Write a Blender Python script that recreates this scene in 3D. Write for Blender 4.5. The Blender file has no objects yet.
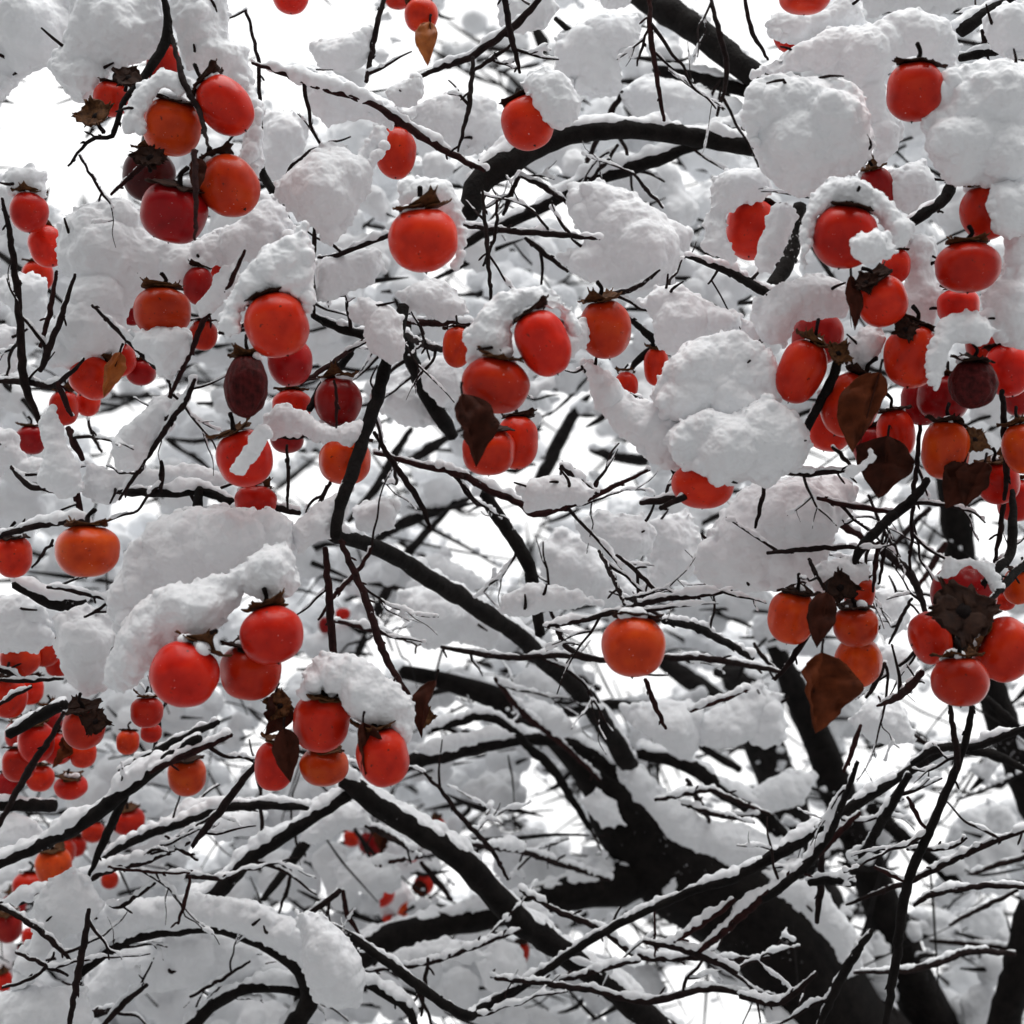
import bpy, bmesh, math, random
import numpy as np
from mathutils import Vector, Matrix, Quaternion, noise

# ------------------------------------------------------------------ camera, world, sun, exposure
SC = bpy.context.scene
COL = SC.collection
FPX = 1024 * 50.0 / 36.0
PITCH = math.radians(27)
CAM = Vector((0, 0, 1.6))
FWD = Vector((0, math.cos(PITCH), math.sin(PITCH)))
UPV = Vector((0, -math.sin(PITCH), math.cos(PITCH)))
RIGHT = Vector((1, 0, 0))

cam_data = bpy.data.cameras.new('camera')
cam_data.lens = 50
cam_data.sensor_width = 36
cam_data.clip_start = 0.05
cam_data.clip_end = 600
cam_data.dof.use_dof = True
cam_data.dof.focus_distance = 1.58
cam_data.dof.aperture_fstop = 5.2
cam = bpy.data.objects.new('camera', cam_data)
cam.location = CAM
cam.rotation_euler = (math.radians(90) + PITCH, 0, 0)
COL.objects.link(cam)
SC.camera = cam

SUN_EL, SUN_AZ = 68, 165          # high overcast glow, a little behind the viewer
world = bpy.data.worlds.new('World')
SC.world = world
world.use_nodes = True
wn, wl = world.node_tree.nodes, world.node_tree.links
wn.clear()
sky = wn.new('ShaderNodeTexSky')
sky.sky_type = 'NISHITA'
sky.sun_disc = False
sky.sun_elevation = math.radians(SUN_EL)
sky.sun_rotation = math.radians(SUN_AZ)
sky.dust_density = 3
hs = wn.new('ShaderNodeHueSaturation')
hs.inputs['Saturation'].default_value = 0.06
wl.new(sky.outputs[0], hs.inputs['Color'])
mx = wn.new('ShaderNodeMix')
mx.data_type = 'RGBA'
mx.inputs['Factor'].default_value = 0.86       # thick even cloud
wl.new(hs.outputs[0], mx.inputs['A'])
mx.inputs['B'].default_value = (10.2, 10.2, 10.25, 1)
# added sky gradient: bright beyond the tree, dimmed behind viewer to darken snow fronts
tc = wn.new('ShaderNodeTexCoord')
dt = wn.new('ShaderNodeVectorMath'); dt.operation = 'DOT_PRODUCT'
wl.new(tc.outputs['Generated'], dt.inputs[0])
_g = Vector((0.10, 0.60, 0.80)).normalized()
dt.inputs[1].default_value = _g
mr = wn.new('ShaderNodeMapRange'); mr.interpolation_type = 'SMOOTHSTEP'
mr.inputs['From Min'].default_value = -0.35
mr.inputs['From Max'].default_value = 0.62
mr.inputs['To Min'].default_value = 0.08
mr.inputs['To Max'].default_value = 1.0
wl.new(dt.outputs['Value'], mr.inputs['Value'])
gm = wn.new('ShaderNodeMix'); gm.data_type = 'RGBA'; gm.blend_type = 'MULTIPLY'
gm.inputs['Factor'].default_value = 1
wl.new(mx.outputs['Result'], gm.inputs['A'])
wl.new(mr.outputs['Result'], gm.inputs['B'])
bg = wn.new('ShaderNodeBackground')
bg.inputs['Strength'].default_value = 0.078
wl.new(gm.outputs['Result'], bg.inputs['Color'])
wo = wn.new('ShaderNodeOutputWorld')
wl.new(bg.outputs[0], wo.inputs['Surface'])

sun_data = bpy.data.lights.new('sun', 'SUN')
sun_data.energy = 1.5
sun_data.angle = math.radians(55)
sun_data.color = (1, 0.985, 0.96)
sun = bpy.data.objects.new('sun', sun_data)
COL.objects.link(sun)
_el, _az = math.radians(SUN_EL), math.radians(SUN_AZ)
to_sun = Vector((math.sin(_az) * math.cos(_el), math.cos(_az) * math.cos(_el), math.sin(_el)))
sun.rotation_euler = to_sun.to_track_quat('Z', 'Y').to_euler()
sun.location = (3, 10, 14)

SC.view_settings.view_transform = 'Standard'
SC.view_settings.look = 'None'
SC.view_settings.exposure = 0.80
SC.view_settings.gamma = 1.0
SC.render.engine = 'CYCLES'
SC.cycles.max_bounces = 7
SC.cycles.diffuse_bounces = 4
SC.cycles.use_denoising = True

RNG = random.Random(11)
NPR = np.random.RandomState(5)


def at(x, y, d):
    return CAM + FWD * d + RIGHT * ((x - 512) / FPX * d) + UPV * ((512 - y) / FPX * d)


# ------------------------------------------------------------------ materials
def new_mat(name):
    m = bpy.data.materials.new(name)
    m.use_nodes = True
    nt = m.node_tree
    b = nt.nodes['Principled BSDF']
    return m, nt, b


def n_(nt, t, **kw):
    n = nt.nodes.new(t)
    for k, v in kw.items():
        if k in n.inputs:
            n.inputs[k].default_value = v
        else:
            setattr(n, k, v)
    return n


def noise_node(nt, scale, detail=4, rough=0.55, coord='Object'):
    tc = nt.nodes.new('ShaderNodeTexCoord')
    nz = n_(nt, 'ShaderNodeTexNoise', Scale=scale, Detail=detail, Roughness=rough)
    nt.links.new(tc.outputs[coord], nz.inputs['Vector'])
    return nz


def ramp(nt, src, stops):
    r = nt.nodes.new('ShaderNodeValToRGB')
    e = r.color_ramp.elements
    while len(e) < len(stops):
        e.new(0.5)
    for k, (p, c) in enumerate(stops):
        e[k].position = p
        e[k].color = (c[0], c[1], c[2], 1)
    nt.links.new(src, r.inputs['Fac'])
    return r


def bump(nt, b, src, strength, dist):
    bp = n_(nt, 'ShaderNodeBump', Strength=strength, Distance=dist)
    nt.links.new(src, bp.inputs['Height'])
    nt.links.new(bp.outputs[0], b.inputs['Normal'])
    return bp


def mat_snow(name, scale):
    m, nt, b = new_mat(name)
    nz = noise_node(nt, 30 * scale, 3)
    r = ramp(nt, nz.outputs['Fac'], [(0.3, SNOW_LO), (0.7, SNOW_HI)])
    nt.links.new(r.outputs[0], b.inputs['Base Color'])
    b.inputs['Roughness'].default_value = 0.75
    b.inputs['Specular IOR Level'].default_value = 0.25
    if scale == 1.0:
        b.inputs['Subsurface Weight'].default_value = 0.2
        b.inputs['Subsurface Radius'].default_value = (1, 1, 1.05)
        b.inputs['Subsurface Scale'].default_value = 0.004
    fine = noise_node(nt, 420 * scale, 5, 0.7)
    bump(nt, b, fine.outputs['Fac'], 0.22, 0.0014 / scale)
    return m


SNOW_LO, SNOW_HI = (0.80, 0.815, 0.835), (0.86, 0.875, 0.895)
M_SNOW = mat_snow('snow', 1.0)
M_SNOW_FAR = mat_snow('snow_far', 0.6)


def mat_bark(name, lo, hi, scale, red=None):
    m, nt, b = new_mat(name)
    nz = noise_node(nt, 90 * scale, 6, 0.65)
    r = ramp(nt, nz.outputs['Fac'], [(0.3, lo), (0.72, hi)])
    col = r.outputs[0]
    # thin frost grains that cling to the bark
    fr = noise_node(nt, 260 * scale, 4, 0.6)
    big = noise_node(nt, 22 * scale, 2)
    mu = n_(nt, 'ShaderNodeMath', operation='MULTIPLY')
    nt.links.new(fr.outputs['Fac'], mu.inputs[0])
    nt.links.new(big.outputs['Fac'], mu.inputs[1])
    fr2 = ramp(nt, mu.outputs[0], [(0.43, (0, 0, 0)), (0.47, (1, 1, 1))])
    mix = n_(nt, 'ShaderNodeMix', data_type='RGBA')
    nt.links.new(fr2.outputs[0], mix.inputs['Factor'])
    nt.links.new(col, mix.inputs['A'])
    mix.inputs['B'].default_value = (0.45, 0.44, 0.45, 1)
    nt.links.new(mix.outputs['Result'], b.inputs['Base Color'])
    b.inputs['Roughness'].default_value = 0.8
    b.inputs['Specular IOR Level'].default_value = 0.12
    bz = noise_node(nt, 160 * scale, 6, 0.7)
    bump(nt, b, bz.outputs['Fac'], 0.9, 0.004 / scale)
    return m


M_BARK = mat_bark('bark_dark', (0.003, 0.0026, 0.0026), (0.015, 0.012, 0.011), 0.55)
M_TWIG = mat_bark('bark_twig', (0.005, 0.0035, 0.0035), (0.026, 0.014, 0.013), 1.0)
M_TWIG_RED = mat_bark('bark_reddish', (0.010, 0.004, 0.004), (0.045, 0.014, 0.013), 1.0)
M_FAR = mat_bark('bark_far', (0.006, 0.0055, 0.0055), (0.03, 0.026, 0.025), 0.5)


def mat_fruit():
    m, nt, b = new_mat('persimmon_skin')
    oi = nt.nodes.new('ShaderNodeObjectInfo')
    nz = noise_node(nt, 1.5, 2.5, 0.5)
    r = ramp(nt, nz.outputs['Fac'], [(0.26, (0.72, 0.6, 0.65)), (0.5, (0.96, 0.95, 0.95)), (0.74, (1.12, 1.5, 1.1))])
    mul = n_(nt, 'ShaderNodeMix', data_type='RGBA', blend_type='MULTIPLY')
    mul.inputs['Factor'].default_value = 1
    nt.links.new(oi.outputs['Color'], mul.inputs['A'])
    nt.links.new(r.outputs[0], mul.inputs['B'])
    # scars: sparse dark flecks
    sp = noise_node(nt, 5.5, 3, 0.6)
    spr = ramp(nt, sp.outputs['Fac'], [(0.66, (0, 0, 0)), (0.73, (1, 1, 1))])
    m2 = n_(nt, 'ShaderNodeMix', data_type='RGBA')
    nt.links.new(spr.outputs[0], m2.inputs['Factor'])
    nt.links.new(mul.outputs['Result'], m2.inputs['A'])
    m2.inputs['B'].default_value = (0.10, 0.02, 0.012, 1)
    # melt specks of snow
    vz = noise_node(nt, 14, 2, 0.5)
    vr = ramp(nt, vz.outputs['Fac'], [(0.745, (0, 0, 0)), (0.77, (1, 1, 1))])
    m3 = n_(nt, 'ShaderNodeMix', data_type='RGBA')
    nt.links.new(vr.outputs[0], m3.inputs['Factor'])
    nt.links.new(m2.outputs['Result'], m3.inputs['A'])
    m3.inputs['B'].default_value = (0.8, 0.7, 0.68, 1)
    nt.links.new(m3.outputs['Result'], b.inputs['Base Color'])
    b.inputs['Roughness'].default_value = 0.28
    b.inputs['Specular IOR Level'].default_value = 0.12
    b.inputs['Subsurface Weight'].default_value = 0.15
    b.inputs['Subsurface Radius'].default_value = (0.012, 0.003, 0.001)
    b.inputs['Subsurface Scale'].default_value = 0.6
    bz = noise_node(nt, 9, 4, 0.55)
    bump(nt, b, bz.outputs['Fac'], 0.05, 0.003)
    b.inputs['Coat Weight'].default_value = 0.09
    b.inputs['Coat Roughness'].default_value = 0.12
    return m


M_FRUIT = mat_fruit()


def mat_plain(name, lo, hi, scale, rough=0.7, bstr=0.5, bdist=0.002, spec=0.3):
    m, nt, b = new_mat(name)
    nz = noise_node(nt, scale, 5, 0.6)
    r = ramp(nt, nz.outputs['Fac'], [(0.3, lo), (0.7, hi)])
    nt.links.new(r.outputs[0], b.inputs['Base Color'])
    b.inputs['Roughness'].default_value = rough
    b.inputs['Specular IOR Level'].default_value = spec
    bump(nt, b, nz.outputs['Fac'], bstr, bdist)
    return m


M_CALYX = mat_plain('calyx_brown', (0.022, 0.009, 0.005), (0.12, 0.052, 0.020), 5, spec=0.08)
M_CALYX_DARK = mat_plain('calyx_dark', (0.012, 0.006, 0.005), (0.036, 0.016, 0.010), 5, spec=0.08)
M_LEAF = mat_plain('leaf_brown', (0.040, 0.010, 0.004), (0.13, 0.030, 0.010), 45, 0.7, spec=0.08)
M_LEAF_DARK = mat_plain('leaf_dark', (0.016, 0.006, 0.004), (0.060, 0.016, 0.009), 45, 0.7, spec=0.08)
M_WITHER = mat_plain('withered_skin', (0.022, 0.004, 0.004), (0.11, 0.014, 0.014), 4, 0.5, 0.7, 0.003, 0.08)
M_TIP = mat_plain('blossom_end', (0.006, 0.004, 0.004), (0.02, 0.012, 0.01), 90)
M_GROUND = mat_plain('ground_snow', (0.05, 0.049, 0.048), (0.45, 0.455, 0.465), 1.6, 0.8, 0.6, 0.03)   # unseen snow, dark patches added to cut light bounced up at the clumps
M_LEAF_ORANGE = mat_plain('leaf_orange', (0.16, 0.035, 0.008), (0.42, 0.12, 0.02), 45, 0.55)  # brightened orange, light shining through from behind is put into the colour


# ------------------------------------------------------------------ object helpers
def tag(o, label=None, cat=None, group=None, kind=None):
    if label: o['label'] = label
    if cat: o['category'] = cat
    if group: o['group'] = group
    if kind: o['kind'] = kind
    return o


def link(name, me, mat=None, parent=None, smooth=True):
    o = bpy.data.objects.new(name, me)
    COL.objects.link(o)
    if mat and not me.materials:
        me.materials.append(mat)
    if smooth and len(me.polygons):
        me.polygons.foreach_set('use_smooth', np.ones(len(me.polygons), dtype=bool))
    if parent: o.parent = parent
    return o


def empty(name, loc):
    o = bpy.data.objects.new(name, None)
    o.empty_display_size = 0.02
    o.location = loc
    COL.objects.link(o)
    return o


def raw_mesh(name, V, F):
    me = bpy.data.meshes.new(name)
    V = np.asarray(V, dtype=np.float32)
    F = np.asarray(F, dtype=np.int32)
    n = F.shape[1]
    me.vertices.add(len(V))
    me.vertices.foreach_set('co', V.ravel())
    me.loops.add(F.size)
    me.loops.foreach_set('vertex_index', F.ravel())
    me.polygons.add(len(F))
    me.polygons.foreach_set('loop_start', np.arange(0, F.size, n, dtype=np.int32))
    me.polygons.foreach_set('loop_total', np.full(len(F), n, dtype=np.int32))
    me.update(calc_edges=True)
    return me


_bm = bmesh.new()
bmesh.ops.create_icosphere(_bm, subdivisions=2, radius=1)
_bm.verts.index_update()
ICO_V = np.array([v.co[:] for v in _bm.verts], dtype=np.float32)
ICO_F = np.array([[v.index for v in f.verts] for f in _bm.faces], dtype=np.int32)
_bm.free()


def spheres_mesh(name, P, R):
    P = np.asarray(P, dtype=np.float32)
    R = np.asarray(R, dtype=np.float32)
    if R.ndim == 1: R = np.repeat(R[:, None], 3, 1)
    n, k = len(P), len(ICO_V)
    V = (ICO_V[None] * R[:, None, :] + P[:, None, :]).reshape(-1, 3)
    F = (ICO_F[None] + (np.arange(n) * k)[:, None, None]).reshape(-1, 3)
    return raw_mesh(name, V, F)


TEX = {}


def clouds(scale, depth=2):
    k = (scale, depth)
    if k not in TEX:
        t = bpy.data.textures.new('lumps', 'CLOUDS')
        t.noise_scale = scale
        t.noise_depth = depth
        TEX[k] = t
    return TEX[k]


PENDING = []


def snow_object(name, P, R, voxel, amp, mat, centre, smooth=4):
    """union of many lumps of snow -> one voxel-meshed, roughened body"""
    c = np.array(centre[:], dtype=np.float32)
    o = link(name, spheres_mesh(name, np.asarray(P, dtype=np.float32) - c, R), mat, smooth=False)
    o.location = centre
    md = o.modifiers.new('r', 'REMESH'); md.mode = 'VOXEL'; md.voxel_size = voxel; md.use_smooth_shade = True
    md = o.modifiers.new('s', 'SMOOTH'); md.factor = 0.5; md.iterations = smooth
    for sc, st, dp in amp:
        md = o.modifiers.new('d', 'DISPLACE'); md.texture = clouds(sc, dp); md.texture_coords = 'GLOBAL'
        md.strength = st; md.mid_level = 0.5
    PENDING.append(o)
    return o


def bake_pending():
    dg = bpy.context.evaluated_depsgraph_get()
    dg.update()
    for o in PENDING:
        me = bpy.data.meshes.new_from_object(o.evaluated_get(dg))
        old = o.data
        mats = [m for m in old.materials]
        o.modifiers.clear()
        o.data = me
        me.name = o.name
        if not me.materials:
            for m in mats: me.materials.append(m)
        me.polygons.foreach_set('use_smooth', np.ones(len(me.polygons), dtype=bool))
        bpy.data.meshes.remove(old)
    PENDING.clear()


# ------------------------------------------------------------------ polygons in numpy
def inside(poly, X, Y):
    p = np.asarray(poly, dtype=float)
    res = np.zeros(X.shape, dtype=bool)
    j = len(p) - 1
    for i in range(len(p)):
        xi, yi = p[i]; xj, yj = p[j]
        if yi != yj:
            c = ((yi > Y) != (yj > Y)) & (X < (xj - xi) * (Y - yi) / (yj - yi) + xi)
            res ^= c
        j = i
    return res


def edge_dist(poly, X, Y):
    p = np.asarray(poly, dtype=float)
    best = np.full(X.shape, 1e9)
    for i in range(len(p)):
        a, b = p[i - 1], p[i]
        d = b - a
        L = (d * d).sum() + 1e-9
        t = np.clip(((X - a[0]) * d[0] + (Y - a[1]) * d[1]) / L, 0, 1)
        best = np.minimum(best, np.hypot(X - a[0] - t * d[0], Y - a[1] - t * d[1]))
    return best


def pack(poly, step=3.0, rmin=3.0, rmax=60.0, nmax=170):
    """inscribed lumps that fill a traced outline: (x, y, r) in picture units"""
    p = np.asarray(poly, dtype=float)
    x0, y0 = p.min(0); x1, y1 = p.max(0)
    X, Y = np.meshgrid(np.arange(x0, x1 + step, step), np.arange(y0, y1 + step, step))
    X = X + NPR.uniform(-1, 1, X.shape); Y = Y + NPR.uniform(-1, 1, Y.shape)
    ins = inside(poly, X, Y)
    X, Y = X[ins], Y[ins]
    D = np.minimum(edge_dist(poly, X, Y), rmax)
    keep = D > rmin * 0.6
    X, Y, D = X[keep], Y[keep], D[keep]
    out = []
    order = np.argsort(-D)
    cx = np.empty(0); cy = np.empty(0); cr = np.empty(0)
    for k in order:
        if len(out) >= nmax: break
        if len(cx):
            dd = np.hypot(cx - X[k], cy - Y[k])
            if np.any(dd < 0.55 * np.minimum(cr, max(D[k], rmin)) + 0.10 * cr): continue
        r = max(D[k], rmin)
        out.append((X[k], Y[k], r))
        cx = np.append(cx, X[k]); cy = np.append(cy, Y[k]); cr = np.append(cr, r)
    return out


def thicken(bm, t):
    """give a sheet a back face and a rim"""
    bm.normal_update()
    fs = bm.faces[:]
    rim = [e for e in bm.edges if len(e.link_faces) == 1]
    mp = {v: bm.verts.new(v.co - v.normal * t) for v in bm.verts[:]}
    for f in fs: bm.faces.new([mp[v] for v in reversed(f.verts)])
    for e in rim:
        a, b = e.verts
        bm.faces.new((b, a, mp[a], mp[b]))
    bmesh.ops.recalc_face_normals(bm, faces=bm.faces)


def proj(p):
    v = p - CAM
    d = v.dot(FWD)
    return 512 + v.dot(RIGHT) / d * FPX, 512 - v.dot(UPV) / d * FPX, d

# ------------------------------------------------------------------ what grows where (x, y, half sizes in picture units; depth in metres)
# colour keys: O orange red, R red, C crimson, M maroon, W withered
FRUITS = [
 # upper left cluster
 (172,127,31,29,15,1.50,'O',"bright red persimmon with snow on its left shoulder, under the snowy bough at upper left"),
 (225,106,27,33,-40,1.47,'R',"tall red persimmon whose right side stands clear, topmost right of the upper left cluster"),
 (174,213,34,30,15,1.46,'C',"crimson persimmon hanging lowest in the upper left cluster, dark twig across its front"),
 (229,186,31,33,-35,1.47,'O',"red persimmon with a sunken top, right of the crimson one and under the tall one"),
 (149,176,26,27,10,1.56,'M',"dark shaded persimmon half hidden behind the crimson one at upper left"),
 (111,99,18,18,10,1.60,'R',"small red persimmon peeping out above a dried brown calyx at upper left"),
 (147,37,14,13,-30,1.62,'R',"small red persimmon almost buried in the snow above the upper left cluster"),
 (163,64,17,22,10,1.66,'R',"red persimmon seen only as a sliver through the fork above the upper left cluster"),
 (29,212,20,21,0,1.72,'R',"small red persimmon under a snow cap, upper of the pair at the left edge"),
 (47,246,18,22,-20,1.76,'R',"small red persimmon leaning beside the left edge, lower of the pair"),
 (38,276,16,16,0,1.90,'R',"dull red persimmon just below the leaning pair at the left edge, mostly covered"),
 # top edge
 (291,-4,19,18,0,1.72,'R',"red persimmon cut by the top of the picture, bare of leaves"),
 (398,-8,16,17,0,1.85,'R',"red persimmon at the top of the picture behind the one with the hanging leaf"),
 (421,15,18,17,-10,1.80,'R',"small red persimmon at the top with an orange leaf hanging below it"),
 (528,123,27,27,-15,1.52,'R',"round red persimmon beside a thick cap of snow, above the bent black bough"),
 (396,153,21,27,0,1.66,'R',"red persimmon wrapped in snow on its left, below the long slanting twig"),
 (423,240,36,33,-5,1.38,'R',"large round red persimmon hanging alone with frosty specks, right of the snow drape"),
 (805,-4,27,18,0,1.48,'R',"red persimmon at the top edge above the great snow pile on the right"),
 (788,39,16,13,40,1.62,'R',"small red persimmon poking from snow at the top right, beside thin twigs"),
 # upper right
 (915,92,29,30,5,1.42,'R',"red persimmon wedged between two great snow pillows at upper right"),
 (845,237,33,32,10,1.36,'R',"red persimmon hooded by an arch of snow with a lump against its cheek"),
 (878,190,18,24,-20,1.62,'C',"crimson persimmon nearly hidden in snow above the hooded one"),
 (752,230,28,30,10,1.55,'R',"red persimmon glimpsed between two walls of snow, beside the bent twig"),
 (986,212,27,29,-10,1.44,'R',"red persimmon with dark pits and snow on its right side, near the right edge"),
 (968,267,32,26,0,1.40,'R',"wide red persimmon with a groove, below the pitted one near the right edge"),
 # dense right cluster
 (882,301,27,26,-30,1.42,'R',"red persimmon with a dark eye, at the top of the dense right cluster"),
 (896,266,15,18,0,1.60,'R',"small red persimmon between the hooded one and the one with a dark eye"),
 (958,306,22,18,0,1.56,'R',"red persimmon half covered by snow, under the wide grooved one"),
 (912,356,29,33,10,1.45,'R',"plump plain red persimmon in the middle of the dense right cluster"),
 (818,338,27,27,10,1.56,'C',"dark red persimmon behind the long speckled one at the cluster's left"),
 (801,371,24,34,20,1.45,'R',"long red persimmon with small dark spots, at the left of the dense right cluster"),
 (850,405,29,34,25,1.47,'R',"big red persimmon partly covered by a long dark brown leaf"),
 (830,427,24,25,15,1.54,'R',"red persimmon peeping out low on the left of the dense right cluster"),
 (896,434,20,27,-10,1.55,'R',"red persimmon between the long dark leaf and the orange fruit"),
 (943,398,28,24,10,1.56,'C',"dark red persimmon behind the withered purple fruit"),
 (973,384,25,26,0,1.42,'W',"withered purple persimmon with wrinkled skin in the dense right cluster"),
 (1008,370,24,28,-5,1.50,'R',"red persimmon right of the withered purple fruit, at the right edge"),
 (946,450,25,30,5,1.46,'O',"orange persimmon hanging below the withered fruit with a dark stem across it"),
 (1023,448,22,27,-10,1.46,'O',"orange red persimmon cut by the right edge, beside the orange one"),
 (998,482,22,23,-15,1.53,'R',"red persimmon lowest in the dense right cluster, behind dark leaves"),
 # left middle
 (162,312,30,25,0,1.52,'O',"wide orange red persimmon under the overhanging snow bank on the left"),
 (199,286,16,20,0,1.64,'C',"dark red persimmon behind the wide one under the snow bank on the left"),
 (219,270,11,13,0,1.70,'R',"very small red persimmon at the top of the snowy twig fork on the left"),
 (203,335,15,16,0,1.66,'R',"small red persimmon behind the snowy twig fork on the left"),
 (132,315,10,11,0,1.70,'C',"tiny crimson persimmon left of the wide orange red one"),
 (277,325,34,33,-20,1.40,'R',"round scarlet persimmon with a black tip under a snow cap, left of centre"),
 (290,362,24,25,0,1.50,'C',"shaded crimson persimmon tucked under the scarlet one with the black tip"),
 (246,386,23,34,0,1.44,'W',"withered maroon persimmon, long and wrinkled, left of the scarlet one"),
 (338,402,25,26,0,1.60,'C',"dark red persimmon crossed by a thin stem, left of the thick upright bough"),
 (292,406,20,17,0,1.66,'R',"red persimmon behind the snowy twig, just below the withered maroon one"),
 (345,461,28,24,0,1.58,'O',"orange red persimmon behind the lower end of the thick upright bough"),
 (245,458,30,30,-20,1.48,'R',"red persimmon crossed by a snowy twig, below the withered maroon one"),
 (256,502,22,16,0,1.55,'R',"red persimmon low behind the red twig, under the one crossed by snow"),
 (287,440,18,13,0,1.68,'C',"small crimson persimmon under the snowy twig left of the upright bough"),
 (92,377,24,22,30,1.66,'R',"red persimmon at the middle of the blurred left group behind twigs"),
 (117,360,20,18,-10,1.70,'R',"red persimmon at the upper right of the blurred left group"),
 (141,372,16,14,0,1.74,'C',"dark red persimmon at the right end of the blurred left group"),
 (64,408,15,18,0,1.76,'R',"red persimmon at the lower left of the blurred left group"),
 (88,402,13,15,0,1.80,'R',"red persimmon below the middle of the blurred left group"),
 (31,440,16,15,0,1.80,'C',"small dark red persimmon in snow at the left edge, beside the upright twig"),
 # centre cluster
 (543,343,28,35,-25,1.36,'R',"tall bright red persimmon under the snow cap, upper right of the centre cluster"),
 (496,385,35,29,10,1.36,'R',"wide red persimmon with a lilac bloom, at the front of the centre cluster"),
 (457,347,15,21,0,1.55,'O',"narrow orange persimmon at the left of the centre cluster, behind the snow cap"),
 (605,329,28,31,-10,1.48,'O',"dusky orange red persimmon right of the centre cluster, snow on its left"),
 (489,451,28,25,0,1.46,'R',"red persimmon behind the brown leaf under the centre cluster"),
 (517,442,22,28,0,1.50,'R',"red persimmon at the lower right of the centre cluster"),
 (626,386,13,15,0,1.72,'R',"small red persimmon seen between snowy twigs right of the centre"),
 (656,366,13,20,0,1.74,'R',"small red persimmon on the left rim of the great white snow pile"),
 (703,485,33,24,0,1.46,'R',"red persimmon under the great white snow pile, a twig across its face"),
 # lower left
 (87,551,33,27,0,1.40,'O',"broad orange red persimmon with a dark scar hanging from a snowy twig on the left"),
 (13,556,20,22,0,1.62,'R',"red persimmon at the left edge beside the broad scarred one"),
 (184,674,35,34,30,1.36,'R',"large red persimmon at the left of the group under the big snow dome"),
 (250,672,32,28,5,1.42,'R',"red persimmon in the middle of the group under the big snow dome"),
 (272,635,33,30,-15,1.37,'R',"bright red persimmon with a pale fleck, upper right under the big snow dome"),
 (321,722,29,31,10,1.42,'R',"red persimmon top left of the four under the slanting snow slab"),
 (383,757,28,30,-15,1.40,'R',"red persimmon with a white fleck, right of the four under the slanting snow slab"),
 (324,766,26,20,0,1.48,'O',"orange red persimmon at the bottom middle of the four under the snow slab"),
 (275,765,21,26,10,1.48,'R',"red persimmon left of the four under the snow slab, behind a dark leaf"),
 (84,727,22,23,0,1.62,'R',"red persimmon below a ragged dark calyx at lower left"),
 (147,712,17,16,0,1.66,'R',"small red persimmon left of the large one under the big snow dome"),
 (151,733,11,10,0,1.72,'R',"tiny red persimmon just below the small one under the snow dome"),
 (20,659,20,19,0,1.85,'R',"red persimmon at the left edge above two crossing twigs"),
 (45,653,14,14,0,1.88,'R',"small red persimmon with snow on top beside the left edge"),
 (9,697,19,22,0,1.82,'R',"red persimmon at the left edge under two crossing twigs"),
 (36,742,19,21,0,1.85,'R',"red persimmon in the lower left group, upper of those by the steep twig"),
 (19,764,18,18,0,1.88,'R',"red persimmon in the lower left group, nearest the left edge"),
 (58,748,17,17,0,1.92,'R',"red persimmon in the lower left group, between the leaf and the steep twig"),
 (83,754,14,14,0,1.92,'R',"red persimmon in the lower left group, under the one with the ragged calyx"),
 (71,787,17,12,0,1.95,'R',"red persimmon under a snowy horizontal twig at lower left"),
 (187,776,20,20,0,1.85,'O',"orange red persimmon behind thin twigs left of the four under the snow slab"),
 (128,821,17,14,0,2.3,'R',"blurred red persimmon under a snow covered bough at lower left"),
 (93,832,12,11,0,2.4,'R',"tiny blurred red persimmon left of a steep black twig at lower left"),
 (54,866,18,20,0,2.2,'O',"blurred orange red persimmon behind the lower left boughs, one leaf shaped lobe"),
 (30,886,18,15,0,2.3,'R',"blurred red persimmon left of and below the orange red one at lower left"),
 (8,926,15,17,0,2.4,'C',"blurred dark red persimmon at the left edge near the bottom corner"),
 (30,936,9,9,0,2.5,'R',"tiny blurred red persimmon beside a small sky gap at lower left"),
 (4,981,9,11,0,2.5,'R',"tiny blurred red persimmon at the left edge in the bottom corner"),
 (117,979,8,12,0,2.3,'R',"tiny red persimmon showing through the grey snow under the arched bough"),
 # right of centre and lower right
 (634,646,34,32,5,1.36,'O',"single orange red persimmon hanging alone from a thin reddish twig at the centre right"),
 (792,617,25,28,10,1.46,'O',"orange persimmon at the left of the trio beside the large brown leaf"),
 (856,626,24,21,-5,1.44,'O',"dull orange persimmon at the front of the trio beside the large brown leaf"),
 (858,662,25,26,0,1.50,'O',"orange persimmon lowest of the trio, right of the large brown leaf"),
 (859,593,17,17,0,1.56,'O',"orange persimmon showing only its top behind the trio"),
 (963,594,34,32,170,1.50,'C',"snow topped red persimmon above the big dark calyx at the right"),
 (930,638,20,28,70,1.46,'R',"narrow red persimmon left of the big dark calyx at the right"),
 (1004,650,29,34,-65,1.46,'R',"red persimmon right of the big dark calyx, touching the right edge"),
 (960,681,30,26,0,1.40,'R',"bright red persimmon below the big dark calyx, lowest of its four"),
 (1019,586,16,19,0,1.55,'O',"dark orange persimmon at the right edge above the four round the dark calyx"),
 (1005,601,11,10,0,1.62,'R',"small red persimmon between the snow topped one and the right edge"),
 (988,342,24,25,0,1.58,'R',"red persimmon behind the withered purple fruit, just under the snow column's foot"),
 (922,402,22,24,0,1.60,'C',"dark red persimmon tucked between the plump plain one and the orange one"),
 (872,447,20,22,0,1.60,'C',"shaded red persimmon behind the round maroon leaf"),
 (1016,500,20,22,0,1.58,'R',"red persimmon cut by the right edge, lowest of the dense right cluster"),
 (1019,395,18,22,0,1.62,'C',"dark red persimmon at the right edge above the orange red one cut off there"),
 (58,665,13,12,0,1.95,'R',"tiny red persimmon right of the snow topped one near the left edge"),
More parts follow.
